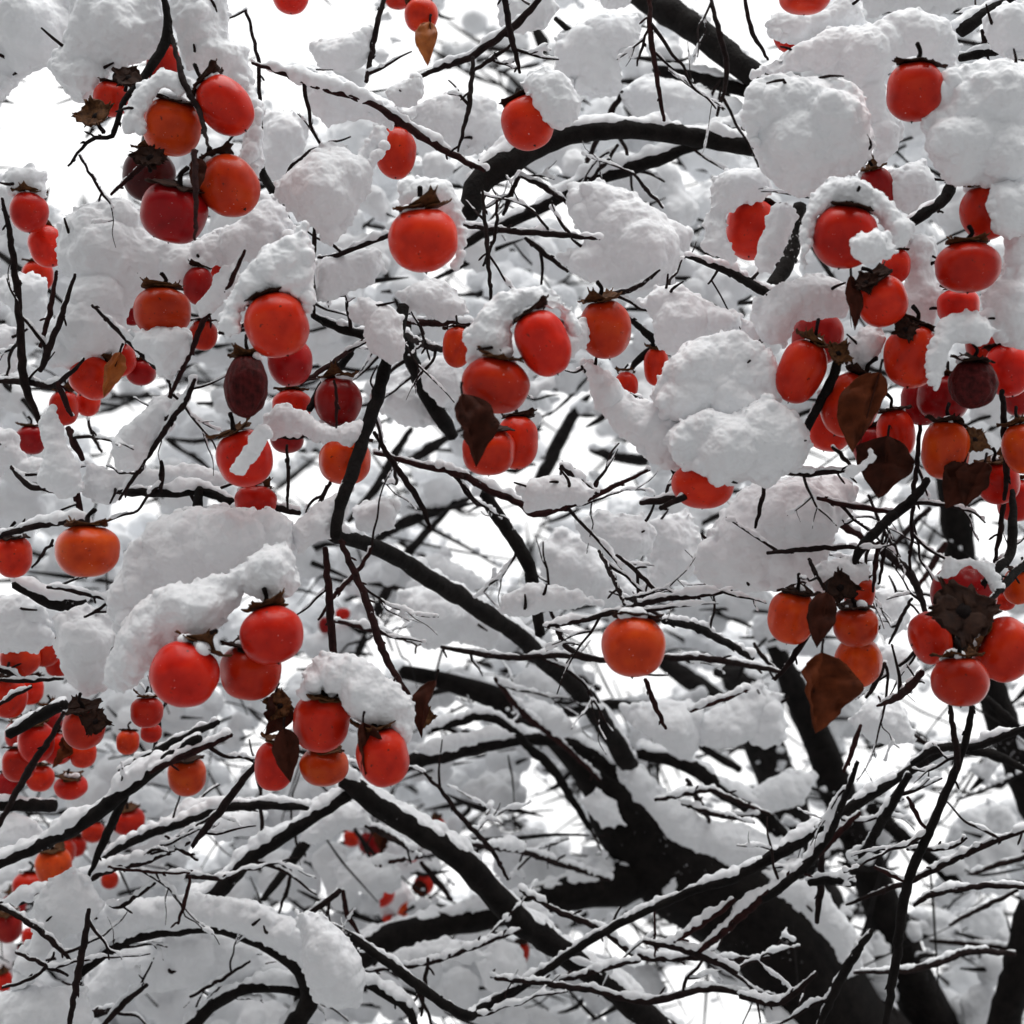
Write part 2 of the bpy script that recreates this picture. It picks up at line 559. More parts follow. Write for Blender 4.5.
 (30,690,14,15,0,1.98,'R',"small red persimmon between the crossing twigs at the left edge"),
 (48,722,15,17,0,2.0,'C',"dark red persimmon behind the steep twig in the lower left group"),
 (20,735,15,15,0,2.0,'R',"red persimmon highest of the lower left group, next to the edge"),
 (40,778,15,14,0,2.0,'R',"red persimmon low in the lower left group, above the black branch stump"),
 (8,785,13,14,0,2.0,'C',"crimson persimmon at the left edge just above the black branch stump"),
 (128,742,12,13,0,1.9,'O',"tiny orange persimmon left of the two small ones by the snow dome"),
 (76,846,11,11,0,2.5,'R',"blurred red speck of persimmon above the orange red one at lower left"),
 (62,852,14,13,0,2.4,'R',"blurred red persimmon touching the top of the orange red one at lower left"),
 (14,905,13,13,0,2.6,'C',"blurred crimson persimmon near the left edge below the thick branch"),
 (110,880,9,9,0,2.6,'R',"tiny blurred red persimmon at the junction of thin twigs at lower left"),
 (20,955,11,11,0,2.6,'C',"tiny blurred crimson persimmon below the sky gap at lower left"),
 (372,843,14,13,0,2.9,'C',"dull blurred persimmon among far leaves left of the diagonal bough"),
 (352,838,9,9,0,3.0,'R',"tiny blurred red persimmon above the far snow lump at the bottom"),
 (424,884,11,11,0,3.0,'R',"blurred red persimmon beside the lower part of the diagonal bough"),
 (404,908,9,8,0,3.0,'O',"tiny blurred orange persimmon resting over the dark lower bough"),
 (389,922,8,7,0,3.0,'R',"tiny blurred red persimmon touching the snow on the dark lower bough"),
 # far small ones
 (437,827,9,11,0,2.7,'R',"tiny blurred red persimmon beside the long diagonal bough at the bottom"),
 (378,896,17,11,0,2.9,'R',"tiny blurred red persimmon in the tangle above the dark lower bough"),
 (397,955,11,9,0,2.8,'R',"tiny red persimmon just under the dark lower bough"),
 (521,952,9,12,0,2.7,'R',"tiny blurred red persimmon right of the snow knob at the bottom"),
 (461,626,8,6,0,3.0,'R',"tiny far red persimmon above the middle twig, left of its twin"),
 (472,624,7,6,0,3.0,'R',"tiny far red persimmon above the middle twig, right of its twin"),
 (343,614,8,6,0,2.9,'R',"tiny far red persimmon behind the two drooping stems"),
 (325,625,7,9,0,2.9,'C',"tiny far crimson persimmon left of the two drooping stems"),
 (412,857,6,5,0,3.0,'R',"tiny far red persimmon above the snow covered side twig at the bottom"),
]

# leaves: (x, y of the base) -> (x, y of the tip), half width, depth, tone, label
LEAVES = [
 (462,394,476,467,22,1.33,'D',"dark brown pointed leaf hanging from the centre cluster"),
 (822,652,812,733,29,1.36,'B',"large brown leaf with a pointed tip hanging below the orange trio"),
 (880,372,858,454,20,1.38,'B',"long dark brown leaf hanging in front of the dense right cluster"),
 (888,436,876,498,28,1.42,'D',"round maroon leaf below the long leaf of the right cluster"),
 (965,462,945,508,20,1.44,'D',"dark leaf hanging under the orange fruit of the right cluster"),
 (985,462,968,508,16,1.42,'D',"near black leaf right of the orange fruit in the right cluster"),
 (851,275,852,330,9,1.40,'D',"narrow dark leaf hanging left of the fruit with the dark eye"),
 (826,592,818,648,14,1.40,'D',"dark purple leaf folded between the orange trio"),
 (284,728,292,782,13,1.40,'D',"dark folded leaf in front of the four under the snow slab"),
 (363,722,362,776,12,1.38,'D',"brown curled leaf between two of the four under the snow slab"),
 (430,22,430,66,11,1.78,'O',"orange brown leaf hanging under the small fruit at the top"),
 (66,735,52,768,12,1.84,'B',"brown leaf in the lower left group of small fruits"),
 (372,822,378,850,10,2.8,'B',"far brown leaf in the tangle at the bottom, left of its neighbour"),
 (386,834,382,858,7,2.8,'D',"far dark leaf in the tangle at the bottom, right of its neighbour"),
 (418,880,424,900,8,2.9,'D',"far dark leaf beside the diagonal bough near the bottom"),
 (436,680,422,738,11,1.44,'D',"ragged dried dark leaf at the end of the drooping stem"),
 (196,158,198,195,9,1.44,'D',"small dark leaf between the two lower fruits of the upper left cluster"),
 (276,692,262,735,15,1.46,'D',"dark shaded leaf at the top left of the four under the snow slab"),
 (120,352,105,398,11,1.62,'O',"orange brown leaf in the blurred left group"),
]

# dried calyxes without fruit: x, y, radius, depth, roll, label
CALYXES = [
 (96,117,22,1.50,-25,"dried brown calyx with torn lobes, bare of its fruit, at upper left"),
 (128,78,17,1.52,20,"dark dried calyx beside the snow at upper left, above the torn one"),
 (963,612,40,1.36,0,"big dark calyx facing out among four red fruits at the right"),
 (150,158,20,1.47,10,"dark dried calyx above the shaded fruit at upper left"),
 (840,588,19,1.44,0,"dark calyx between the fruits of the orange trio"),
 (838,354,16,1.42,30,"brown calyx on the shoulder of the long spotted fruit at the right"),
 (905,330,15,1.43,-20,"dark calyx on top of the plump plain fruit in the right cluster"),
 (974,440,17,1.45,35,"brown dried calyx between the orange fruit and the one at the right edge"),
 (866,283,14,1.40,-30,"dark calyx above the fruit with the dark eye at the right"),
 (280,706,17,1.45,15,"black dried calyx at the top left of the four under the snow slab"),
 (424,718,13,1.45,15,"withered small calyx at the tip of the drooping stem"),
 (95,722,17,1.56,20,"ragged dark calyx above the red fruit at lower left"),
]

# large bodies of snow: label, depth, thickness cap, outline
SNOW = [
 ("smooth grey slab of snow at the top left corner",1.75,60,[(-14,-14),(92,-14),(84,48),(62,62),(48,64),(30,66),(15,86),(0,103),(-14,106)]),
 ("knobbly bank of snow along the upper left bough",1.62,45,[(70,-14),(166,-14),(164,30),(156,55),(140,64),(112,70),(98,84),(94,101),(78,102),(60,82),(50,64),(66,45)]),
 ("tall drape of snow behind the fruits of the upper left cluster",1.60,45,[(172,-14),(224,-14),(231,25),(230,38),(250,46),(251,82),(262,112),(263,162),(255,186),(240,160),(250,115),(238,84),(215,72),(200,74),(184,64),(176,35),(165,16)]),
 ("snow saddle over the two upper fruits at upper left",1.47,16,[(124,130),(126,106),(140,85),(160,69),(185,74),(193,88),(181,96),(163,89),(150,100),(145,112),(142,130)]),
 ("small snow cap on the upper fruit at the left edge",1.72,18,[(2,172),(28,165),(45,175),(48,197),(40,205),(28,192),(10,194)]),
 ("broad snow bank overhanging the wide fruit on the left",1.66,55,[(60,216),(95,200),(125,199),(142,214),(152,236),(200,242),(236,224),(262,195),(276,200),(296,230),(300,244),(270,258),(240,262),(215,262),(196,285),(165,287),(136,300),(126,316),(120,350),(100,363),(72,366),(48,362),(50,330),(74,280),(58,268)]),
 ("snow lump around the upright twigs at the left edge",1.70,24,[(0,278),(30,270),(46,280),(50,300),(36,338),(20,322),(8,304),(-6,292)]),
 ("pale snow lump at the left edge under the upright twigs",1.76,26,[(-10,330),(15,328),(18,376),(-10,380)]),
 ("long snow ridge sitting on the slanting twig at the top",1.62,20,[(305,85),(330,74),(370,92),(397,108),(392,130),(370,118),(345,117),(326,126),(312,116)]),
 ("flag of snow hanging in the sky gap at the top",1.72,18,[(313,46),(345,38),(372,24),(371,50),(362,66),(345,72),(320,68)]),
 ("round knob of snow above the slanting twig",1.58,16,[(389,87),(418,78),(421,94),(412,107),(396,108),(386,96)]),
 ("grey flat snow mass left of the snow drape",1.86,30,[(262,112),(300,110),(313,122),(305,150),(285,182),(268,185),(261,150)]),
 ("branching drape of snow hanging left of the large lone fruit",1.58,40,[(275,185),(305,160),(320,143),(346,143),(356,155),(374,124),(388,120),(386,150),(372,168),(370,190),(356,218),(330,247),(312,228),(290,212),(277,196)]),
 ("snow cap rising over the scarlet fruit with the black tip",1.4,36,[(222,312),(230,290),(246,268),(264,250),(290,235),(306,224),(313,250),(313,300),(309,313),(300,298),(280,291),(262,293),(246,305),(238,332),(221,330)]),
 ("wide grey snow block left of the bent black bough",1.82,40,[(398,112),(430,100),(470,90),(495,100),(504,125),(500,146),(470,156),(440,152),(415,132)]),
 ("snow collar right of the large lone fruit",1.42,18,[(400,186),(420,177),(446,184),(463,205),(467,236),(463,262),(452,270),(459,240),(448,213),(425,204),(410,207),(402,205)]),
 ("thick snow cap leaning on the round fruit above the bent bough",1.50,26,[(518,82),(535,67),(555,69),(571,80),(584,100),(576,121),(560,127),(545,121),(538,106),(534,99),(524,95)]),
 ("snow mass filling the fork at the top centre",1.90,36,[(555,32),(580,24),(600,14),(640,14),(642,55),(620,60),(622,90),(600,96),(570,86),(555,66)]),
 ("snow lump on the twig crossing at the top centre",1.70,20,[(498,-4),(545,-10),(561,8),(546,30),(522,36),(503,26)]),
 ("snow sliver on the underside of the black top bough",1.85,12,[(596,-10),(640,-10),(626,8),(605,11)]),
 ("grey snow bed under the thick top bough",1.95,30,[(618,92),(645,75),(680,84),(742,98),(742,112),(715,123),(680,124),(640,121)]),
 ("wide snow blanket right of the thin horizontal twig",1.74,40,[(570,186),(600,180),(630,191),(656,207),(692,232),(686,256),(670,281),(640,291),(600,286),(575,276),(558,256),(584,240),(570,215)]),
 ("snow wall on the left of the half buried fruit",1.52,22,[(713,176),(735,167),(766,172),(774,192),(762,199),(742,201),(727,216),(729,240),(738,263),(732,264),(715,256),(700,246),(702,235),(708,202)]),
 ("narrow snow wall on the right of the half buried fruit",1.49,16,[(768,214),(778,202),(796,214),(791,246),(771,272),(758,272),(758,242)]),
 ("great round snow pillow at the left of the upper right pile",1.46,60,[(747,88),(770,73),(810,75),(851,81),(866,100),(873,130),(874,160),(860,176),(830,179),(815,192),(799,196),(775,182),(754,152),(744,120)]),
 ("long snow ridge arching behind the upper right pillows",1.58,40,[(749,76),(790,50),(830,30),(870,24),(910,9),(946,20),(961,46),(956,66),(935,70),(908,57),(888,68),(884,85),(890,112),(902,124),(897,152),(880,168),(872,130),(864,98),(850,80),(806,72)]),
 ("hanging snow under the top fruit at the upper right",1.60,20,[(764,22),(775,10),(805,14),(832,2),(856,-8),(870,25),(832,33),(800,44),(774,36)]),
 ("shaded snow mass at the top edge on the right",1.85,30,[(850,-14),(992,-14),(976,5),(950,10),(935,14),(910,7),(870,20)]),
 ("great round snow pillow at the right edge",1.42,60,[(919,126),(928,90),(946,72),(980,60),(1036,62),(1036,186),(1000,190),(975,187),(955,187),(930,162)]),
 ("snow lump in the top right corner",1.55,36,[(982,20),(1000,4),(1036,4),(1036,58),(1010,60),(990,50)]),
 ("snow hood arching over the fruit at the right",1.36,22,[(799,262),(804,220),(815,190),(830,174),(860,176),(881,194),(900,209),(913,225),(906,246),(890,254),(884,232),(872,213),(850,203),(830,208),(817,216),(811,240),(806,272)]),
 ("rough snow lump against the cheek of the hooded fruit",1.325,20,[(849,243),(862,232),(876,228),(892,236),(900,252),(890,262),(868,264),(854,256)]),
 ("shaded snow filling between the two right pillows",1.62,28,[(880,180),(925,158),(942,182),(936,202),(915,217),(893,206)]),
 ("tall snow column down the right edge",1.46,34,[(992,190),(1030,184),(1036,352),(1004,346),(986,332),(974,322),(984,312),(980,290),(1001,276),(1006,240),(994,230),(996,214),(988,200)]),
 ("grey snow mass left of the wide grooved fruit",1.62,30,[(903,235),(937,238),(938,265),(946,287),(936,322),(914,327),(904,310),(910,285),(904,265)]),
 ("snow shelf above the long spotted fruit at the right",1.50,30,[(752,302),(780,280),(815,274),(847,285),(851,302),(845,316),(820,318),(800,321),(786,347),(765,342),(753,331)]),
 ("upper lobe of the great white snow pile right of centre",1.47,60,[(648,396),(664,364),(690,341),(716,332),(746,334),(769,350),(787,376),(782,412),(760,427),(720,428),(690,421),(664,416)]),
 ("lower lobe of the great white snow pile right of centre",1.44,50,[(662,440),(680,420),(702,408),(735,412),(765,398),(790,410),(803,425),(812,450),(800,468),(782,474),(766,487),(748,480),(736,486),(716,489),(700,472),(680,466)]),
 ("tongue of snow sloping left from the great white pile",1.50,34,[(579,360),(590,356),(606,370),(626,392),(655,400),(692,414),(702,440),(696,470),(665,467),(645,451),(615,431),(600,413),(588,385)]),
 ("white snow slab above the great white pile",1.62,30,[(639,301),(655,287),(681,282),(701,300),(741,315),(736,331),(706,339),(685,351),(668,356),(654,346),(651,320)]),
 ("small snow ridge beside the slanting twig near the great pile",1.60,16,[(740,318),(765,320),(778,312),(772,337),(752,346),(740,336)]),
 ("hanging grey snow curtain below the great white pile",1.60,42,[(733,490),(775,479),(842,474),(855,490),(851,516),(836,530),(826,560),(811,587),(775,592),(745,592),(715,590),(696,576),(699,545),(714,525),(728,505)]),
 ("snow tuft on top of the orange trio",1.50,18,[(814,566),(840,557),(871,564),(874,580),(850,586),(828,596),(815,590)]),
 ("round snow cap on the centre cluster",1.365,24,[(464,357),(466,335),(478,309),(500,292),(530,287),(556,291),(576,309),(580,332),(570,334),(560,314),(540,306),(520,312),(511,330),(511,352),(500,360),(485,356),(470,367)]),
 ("snow strip between the centre cluster and the dusky fruit",1.46,12,[(570,332),(584,318),(590,330),(586,346),(572,359),(567,342)]),
 ("snow plate beneath the twig left of centre",1.66,24,[(315,262),(345,252),(381,250),(387,270),(361,286),(331,301),(316,306)]),
 ("snow heap above the horizontal branch stub near the centre",1.62,24,[(395,292),(420,280),(446,282),(466,300),(471,316),(440,319),(409,311)]),
 ("snow packed in the fork of the thick upright bough",1.56,22,[(345,306),(366,296),(385,305),(402,316),(407,345),(402,362),(385,362),(368,348),(366,322),(350,319)]),
 ("grey snow slab behind the thick upright bough",1.90,34,[(378,374),(410,369),(431,400),(442,421),(420,427),(395,423),(379,410)]),
 ("grey snow lump left of the narrow orange fruit",1.82,28,[(424,361),(450,354),(466,375),(463,402),(440,407),(424,385)]),
 ("snow covered twig ridge left of the thick upright bough",1.54,14,[(264,427),(275,404),(300,411),(330,425),(361,419),(364,436),(345,446),(320,440),(300,434),(275,438)]),
 ("web of snow filling the twig fork on the left",1.50,20,[(108,323),(130,325),(146,332),(165,330),(189,334),(191,350),(178,372),(168,380),(150,361),(130,343)]),
 ("snow strip riding the steep twig on the left",1.48,14,[(247,250),(236,282),(216,311),(200,319),(197,305),(212,285),(231,260)]),
 ("tapered snow sleeve on the forked stem at left",1.60,24,[(40,420),(54,404),(63,440),(76,470),(82,491),(60,501),(40,481),(44,450)]),
 ("snow fin along the long thin twig at left",1.54,22,[(156,395),(182,394),(172,420),(150,456),(135,471),(114,469),(109,440),(135,420)]),
 ("snow heap at the left edge beside the small dark fruit",1.72,26,[(-8,430),(15,434),(26,460),(60,460),(76,480),(50,491),(25,481),(10,466),(-8,482)]),
 ("low snow bank on the short thick branch at left",1.64,26,[(84,462),(110,470),(150,471),(200,465),(226,475),(216,492),(190,489),(170,479),(130,488),(108,503),(84,492)]),
 ("big smooth snow dome at lower left",1.52,60,[(111,612),(109,590),(124,555),(150,525),(190,511),(230,507),(266,511),(291,520),(301,545),(270,562),(230,577),(190,584),(150,602),(122,634)]),
 ("rumpled snow apron spilling from the big dome at lower left",1.4,44,[(138,602),(170,585),(200,579),(235,569),(262,544),(286,539),(297,560),(298,592),(270,604),(241,586),(238,606),(226,628),(200,636),(185,638),(165,646),(152,661),(140,683),(118,696),(102,686),(104,665),(120,632)]),
 ("snow wedge joining the big dome to the upright bough",1.52,24,[(288,527),(320,504),(351,488),(350,512),(335,527),(315,547),(298,557)]),
 ("slanting snow slab above four red fruits at lower left",1.41,32,[(295,692),(305,665),(320,654),(346,654),(381,669),(413,700),(414,726),(405,742),(385,727),(368,729),(352,716),(340,698),(320,689),(305,700)]),
 ("shaded snow shelf at the left edge below the thick short branch",1.72,36,[(-10,592),(20,594),(46,609),(52,640),(35,652),(-10,650)]),
 ("grey snow lobe left of the big dome",1.66,36,[(54,616),(85,604),(111,610),(124,632),(112,652),(104,687),(85,692),(65,681),(54,650)]),
 ("long snow crest on the arched bough at lower left",1.86,30,[(50,935),(75,915),(110,903),(160,898),(210,896),(255,903),(295,922),(325,940),(330,965),(305,968),(288,955),(250,935),(205,926),(150,929),(115,940),(84,962),(60,966)]),
 ("grey snow sheet hanging below the arched bough",1.98,46,[(84,972),(118,948),(150,936),(205,930),(250,940),(292,966),(290,986),(240,984),(200,990),(150,992),(115,1003),(90,1008)]),
 ("snow mound left of the bare cut stem at lower left",1.80,36,[(33,905),(48,878),(72,868),(90,878),(104,905),(80,930),(55,945),(30,985),(12,992),(18,962),(36,932)]),
 ("snow heap in the bottom left corner",1.80,40,[(-10,998),(30,988),(84,988),(94,1015),(84,1036),(-10,1036)]),
 ("torn grey snow block right of the arched bough",1.80,36,[(296,912),(330,914),(356,945),(364,990),(359,1010),(335,1007),(314,1000),(304,970)]),
 ("snow wedge on the thick branch at the left edge",1.86,24,[(-8,822),(10,810),(30,818),(54,841),(30,851),(-8,862)]),
 ("snow runner along the curved branch at lower left",1.92,14,[(126,840),(165,816),(190,799),(230,798),(272,796),(272,805),(215,807),(175,825),(130,846)]),
 ("small grey snow slab under the curved branch at lower left",2.1,20,[(208,815),(267,811),(257,831),(218,842)]),
 ("grey snow wedge in the elbow of the diagonal bough",2.1,26,[(298,822),(340,800),(366,804),(370,822),(345,831),(315,846),(298,842)]),
 ("blurred snow lump behind the tangle at the bottom",2.5,26,[(333,866),(360,857),(396,864),(402,886),(370,897),(340,887)]),
 ("thick snow lying along the sloping black trunk",2.38,30,[(612,768),(640,766),(668,794),(702,816),(748,826),(782,838),(802,850),(775,860),(735,866),(704,854),(672,840),(648,812),(628,790)]),
 ("snow skin on the right flank of the black trunk",2.36,26,[(764,868),(792,878),(822,882),(840,908),(858,930),(864,972),(848,977),(834,950),(808,918),(778,894)]),
 ("snow knob in the crotch of the black trunk",2.36,22,[(581,801),(597,786),(616,800),(627,826),(605,828),(589,816)]),
 ("snow heap on the far branch left of the trunk fork",2.75,34,[(498,836),(535,829),(561,850),(587,860),(582,882),(560,897),(530,902),(505,896),(494,866)]),
 ("small snow ball stuck on the long diagonal bough",2.12,16,[(524,905),(540,899),(551,915),(546,937),(529,931)]),
 ("snow strip on the dark branch left of the trunk",2.42,16,[(368,938),(400,920),(440,908),(490,891),(502,904),(460,918),(420,931),(385,944)]),
 ("pale snow loaf under the dark branch left of the trunk",2.2,24,[(378,966),(400,950),(440,939),(471,941),(492,955),(470,963),(430,961),(400,971)]),
 ("hanging snow mass below the long diagonal bough",2.3,30,[(478,962),(494,940),(520,944),(527,976),(502,1002),(484,986)]),
 ("grey snow cushion on the twig above the lone fruit",1.72,26,[(572,522),(600,510),(642,514),(657,535),(651,551),(625,562),(600,551),(578,541)]),
 ("snow mass left of the lone fruit's twig",1.95,34,[(540,548),(560,525),(588,545),(625,580),(640,594),(610,604),(570,600),(544,582)]),
 ("flat snow layer resting on the reddish twig left of the lone fruit",1.7,20,[(498,596),(530,583),(561,587),(602,604),(560,611),(520,617),(498,613)]),
 ("grey snow strip between the lone fruit and the snow curtain",1.85,24,[(643,522),(690,509),(702,540),(692,575),(660,596),(641,590),(650,560)]),
 ("wide grey snow bank above the long curved branch at the centre",2.2,36,[(393,592),(440,584),(480,599),(512,620),(492,652),(455,640),(430,651),(408,631)]),
 ("far snow lump above the long curved branch",2.4,24,[(408,561),(440,554),(471,570),(502,590),(470,592),(429,586)]),
 ("snow loaf in the shallow twig bow at the centre",1.62,20,[(521,487),(550,479),(581,477),(598,491),(586,503),(555,509),(530,509)]),
 ("rounded snow lump above the junction of the long curved branch",1.74,20,[(354,507),(380,499),(396,505),(396,530),(375,536),(357,527)]),
 ("snow lining on the upper side of the dark lower bough",2.2,12,[(408,752),(450,736),(490,727),(518,735),(470,743),(430,754)]),
 ("snow on the broken bough left of the trunk",2.3,16,[(524,696),(560,709),(582,731),(570,741),(545,727),(524,712)]),
 ("ragged snow sheet below the lone fruit",2.2,30,[(618,707),(660,699),(701,704),(702,736),(690,762),(660,746),(638,731)]),
 ("snow cushion on the far branch right of the trunk",2.4,24,[(752,787),(790,769),(817,775),(801,802),(770,812),(750,817)]),
 ("pale far snow bank at the right behind the thin stalk",3.0,40,[(943,842),(960,814),(990,799),(1010,820),(994,850),(987,882),(960,902),(940,907),(933,890),(944,860)]),
 ("far snow shelf behind the low twigs at the right",3.0,30,[(936,916),(1000,909),(1018,935),(1000,946),(950,941)]),
 ("far snow heap at the bottom right",3.0,40,[(933,976),(980,959),(1012,965),(1002,1028),(950,1030),(933,1002)]),
 ("snow pad between the trunk and the leaning dark bough",2.7,30,[(853,946),(880,929),(892,960),(897,990),(887,1030),(863,1030),(853,980)]),
 ("torn snow sheet below the large brown leaf",1.9,24,[(848,722),(870,697),(896,699),(906,715),(918,741),(895,747),(869,737)]),
 ("small snow shred beside the lowest bright fruit at right",1.8,18,[(878,650),(906,647),(919,665),(906,682),(884,674)]),
 ("grey snow patch right of the orange trio",1.95,24,[(872,592),(890,584),(906,600),(907,630),(885,642),(874,621)]),
 ("snow heap left of the leaning bough under the orange trio",2.2,30,[(752,682),(785,694),(786,740),(770,747),(752,742)]),
 ("grey snow slope beneath the twigs right of the lone fruit",2.2,34,[(688,722),(730,699),(761,679),(772,700),(757,731),(735,747),(705,747)]),
 ("snow skullcap on the fruit above the big dark calyx",1.44,12,[(937,580),(948,560),(970,555),(992,564),(1001,588),(990,578),(968,567),(948,576)]),
]

SNOW += [
 ("rough snow lump sitting above the withered purple fruit",1.395,20,[(928,338),(945,318),(966,309),(988,318),(1002,330),(986,346),(956,345),(947,370),(936,391),(927,376)]),
 ("small snow patch between the spotted fruit and the plump plain fruit",1.47,16,[(843,347),(860,330),(881,324),(887,340),(871,366),(850,370)]),
 ("ragged snow plaster on the right cheek of the pitted fruit",1.395,16,[(990,184),(1008,178),(1030,188),(1030,232),(1006,240),(994,226),(988,204)]),
 ("thin snow strip slanting across the fruit below the withered maroon one",1.42,9,[(262,424),(270,434),(252,461),(241,473),(231,471),(240,455),(252,437)]),
 ("little snow tuft dripping past the long dark brown leaf",1.40,12,[(846,470),(862,462),(872,450),(874,462),(862,474),(848,480)]),
]

# gaps where the white sky shows
HOLES = [
 [(0,105),(40,62),(62,88),(82,102),(78,130),(100,140),(125,120),(140,135),(135,155),(130,190),(100,200),(60,215),(48,190),(45,175),(0,168)],
 [(228,0),(232,30),(240,50),(252,60),(300,70),(315,45),(370,25),(378,0)],[(258,80),(300,85),(312,110),(285,110)],
 [(392,15),(405,30),(380,78),(425,72),(470,52),(502,20),(505,0),(460,0),(440,20)],[(420,85),(470,70),(505,60),(515,80),(505,98),(480,95),(440,95),(415,105)],
 [(505,40),(535,38),(552,70),(515,78)],[(560,20),(600,5),(625,5),(600,25),(575,25)],[(680,42),(745,75),(740,85),(700,70),(688,60)],
 [(690,0),(750,60),(770,55),(768,0)],[(754,5),(775,30),(780,50),(760,55)],[(515,185),(545,180),(560,195),(520,205)],
 [(125,380),(150,385),(160,400),(150,415),(125,420),(115,440),(95,445),(95,420),(105,395)],[(176,375),(215,375),(215,385),(185,390)],[(98,460),(135,460),(140,468),(105,470)],
 [(268,445),(320,455),(325,490),(300,510),(265,510),(262,480)],[(378,425),(405,420),(410,435),(390,455),(378,440)],[(420,425),(438,418),(442,430),(420,440)],
 [(440,520),(480,498),(500,530),(515,560),(515,575),(470,575),(440,545)],[(540,405),(557,402),(558,425),(545,425)],
 [(550,440),(590,415),(610,425),(640,445),(650,455),(645,470),(610,478),(590,470),(550,460)],[(500,475),(530,470),(545,485),(520,490)],
 [(500,505),(530,510),(545,530),(540,570),(555,580),(525,560),(505,520)],[(570,640),(600,620),(610,640),(605,655),(585,650)],
 [(590,690),(600,672),(660,672),(690,690),(650,695),(600,700)],[(715,745),(740,745),(745,770),(720,770)],[(642,765),(690,780),(690,790),(660,785)],
 [(530,765),(555,775),(575,810),(590,830),(585,850),(570,860),(560,840),(540,835),(525,815),(527,790)],[(685,780),(712,790),(740,800),(715,790)],
 [(680,805),(700,815),(720,830),(745,840),(760,835),(740,820)],[(715,757),(742,760),(748,785),(735,790),(715,775)],[(580,950),(620,920),(660,920),(700,925),(690,935),(640,940)],
 [(695,1005),(740,1000),(765,1005),(768,1024),(695,1024)],[(803,775),(820,780),(830,810),(825,825),(803,825)],[(855,757),(900,757),(895,770),(870,780),(855,770)],
 [(885,820),(900,800),(930,800),(960,790),(985,780),(1000,790),(1000,800),(965,805),(945,830),(935,845),(905,815),(890,830)],[(830,890),(840,860),(855,875),(840,900)],
 [(912,885),(930,880),(935,900),(915,905)],[(1000,900),(1018,900),(1018,915),(1000,915)],
 [(838,515),(870,505),(900,510),(870,540),(845,545)],[(880,560),(905,575),(925,620),(910,660),(885,640),(880,600)],[(915,520),(945,520),(940,570),(925,600),(915,560)],
 [(970,510),(1000,510),(995,550),(975,560)],[(880,650),(920,660),(910,690),(870,690)],[(890,710),(935,690),(950,720),(930,735),(895,715)],[(855,745),(900,750),(905,765),(860,765)],
 [(783,700),(798,720),(800,755),(785,755)],[(797,460),(820,450),(850,445),(848,465),(800,465)],[(897,390),(920,390),(920,420),(915,440),(905,450)],[(855,480),(900,495),(895,510),(860,515),(850,500)],
 [(1010,690),(1024,690),(1024,720)],[(1000,757),(1024,757),(1024,770)],[(15,940),(35,935),(33,950)],[(430,880),(460,860),(485,858),(490,875),(460,900),(430,905)],
 [(432,735),(455,730),(455,738)],[(380,615),(405,610),(410,625),(400,655),(385,650)],[(455,620),(480,620),(485,645),(465,645)],[(248,745),(262,750),(262,780),(250,780)],[(900,940),(915,945),(912,960)],
]

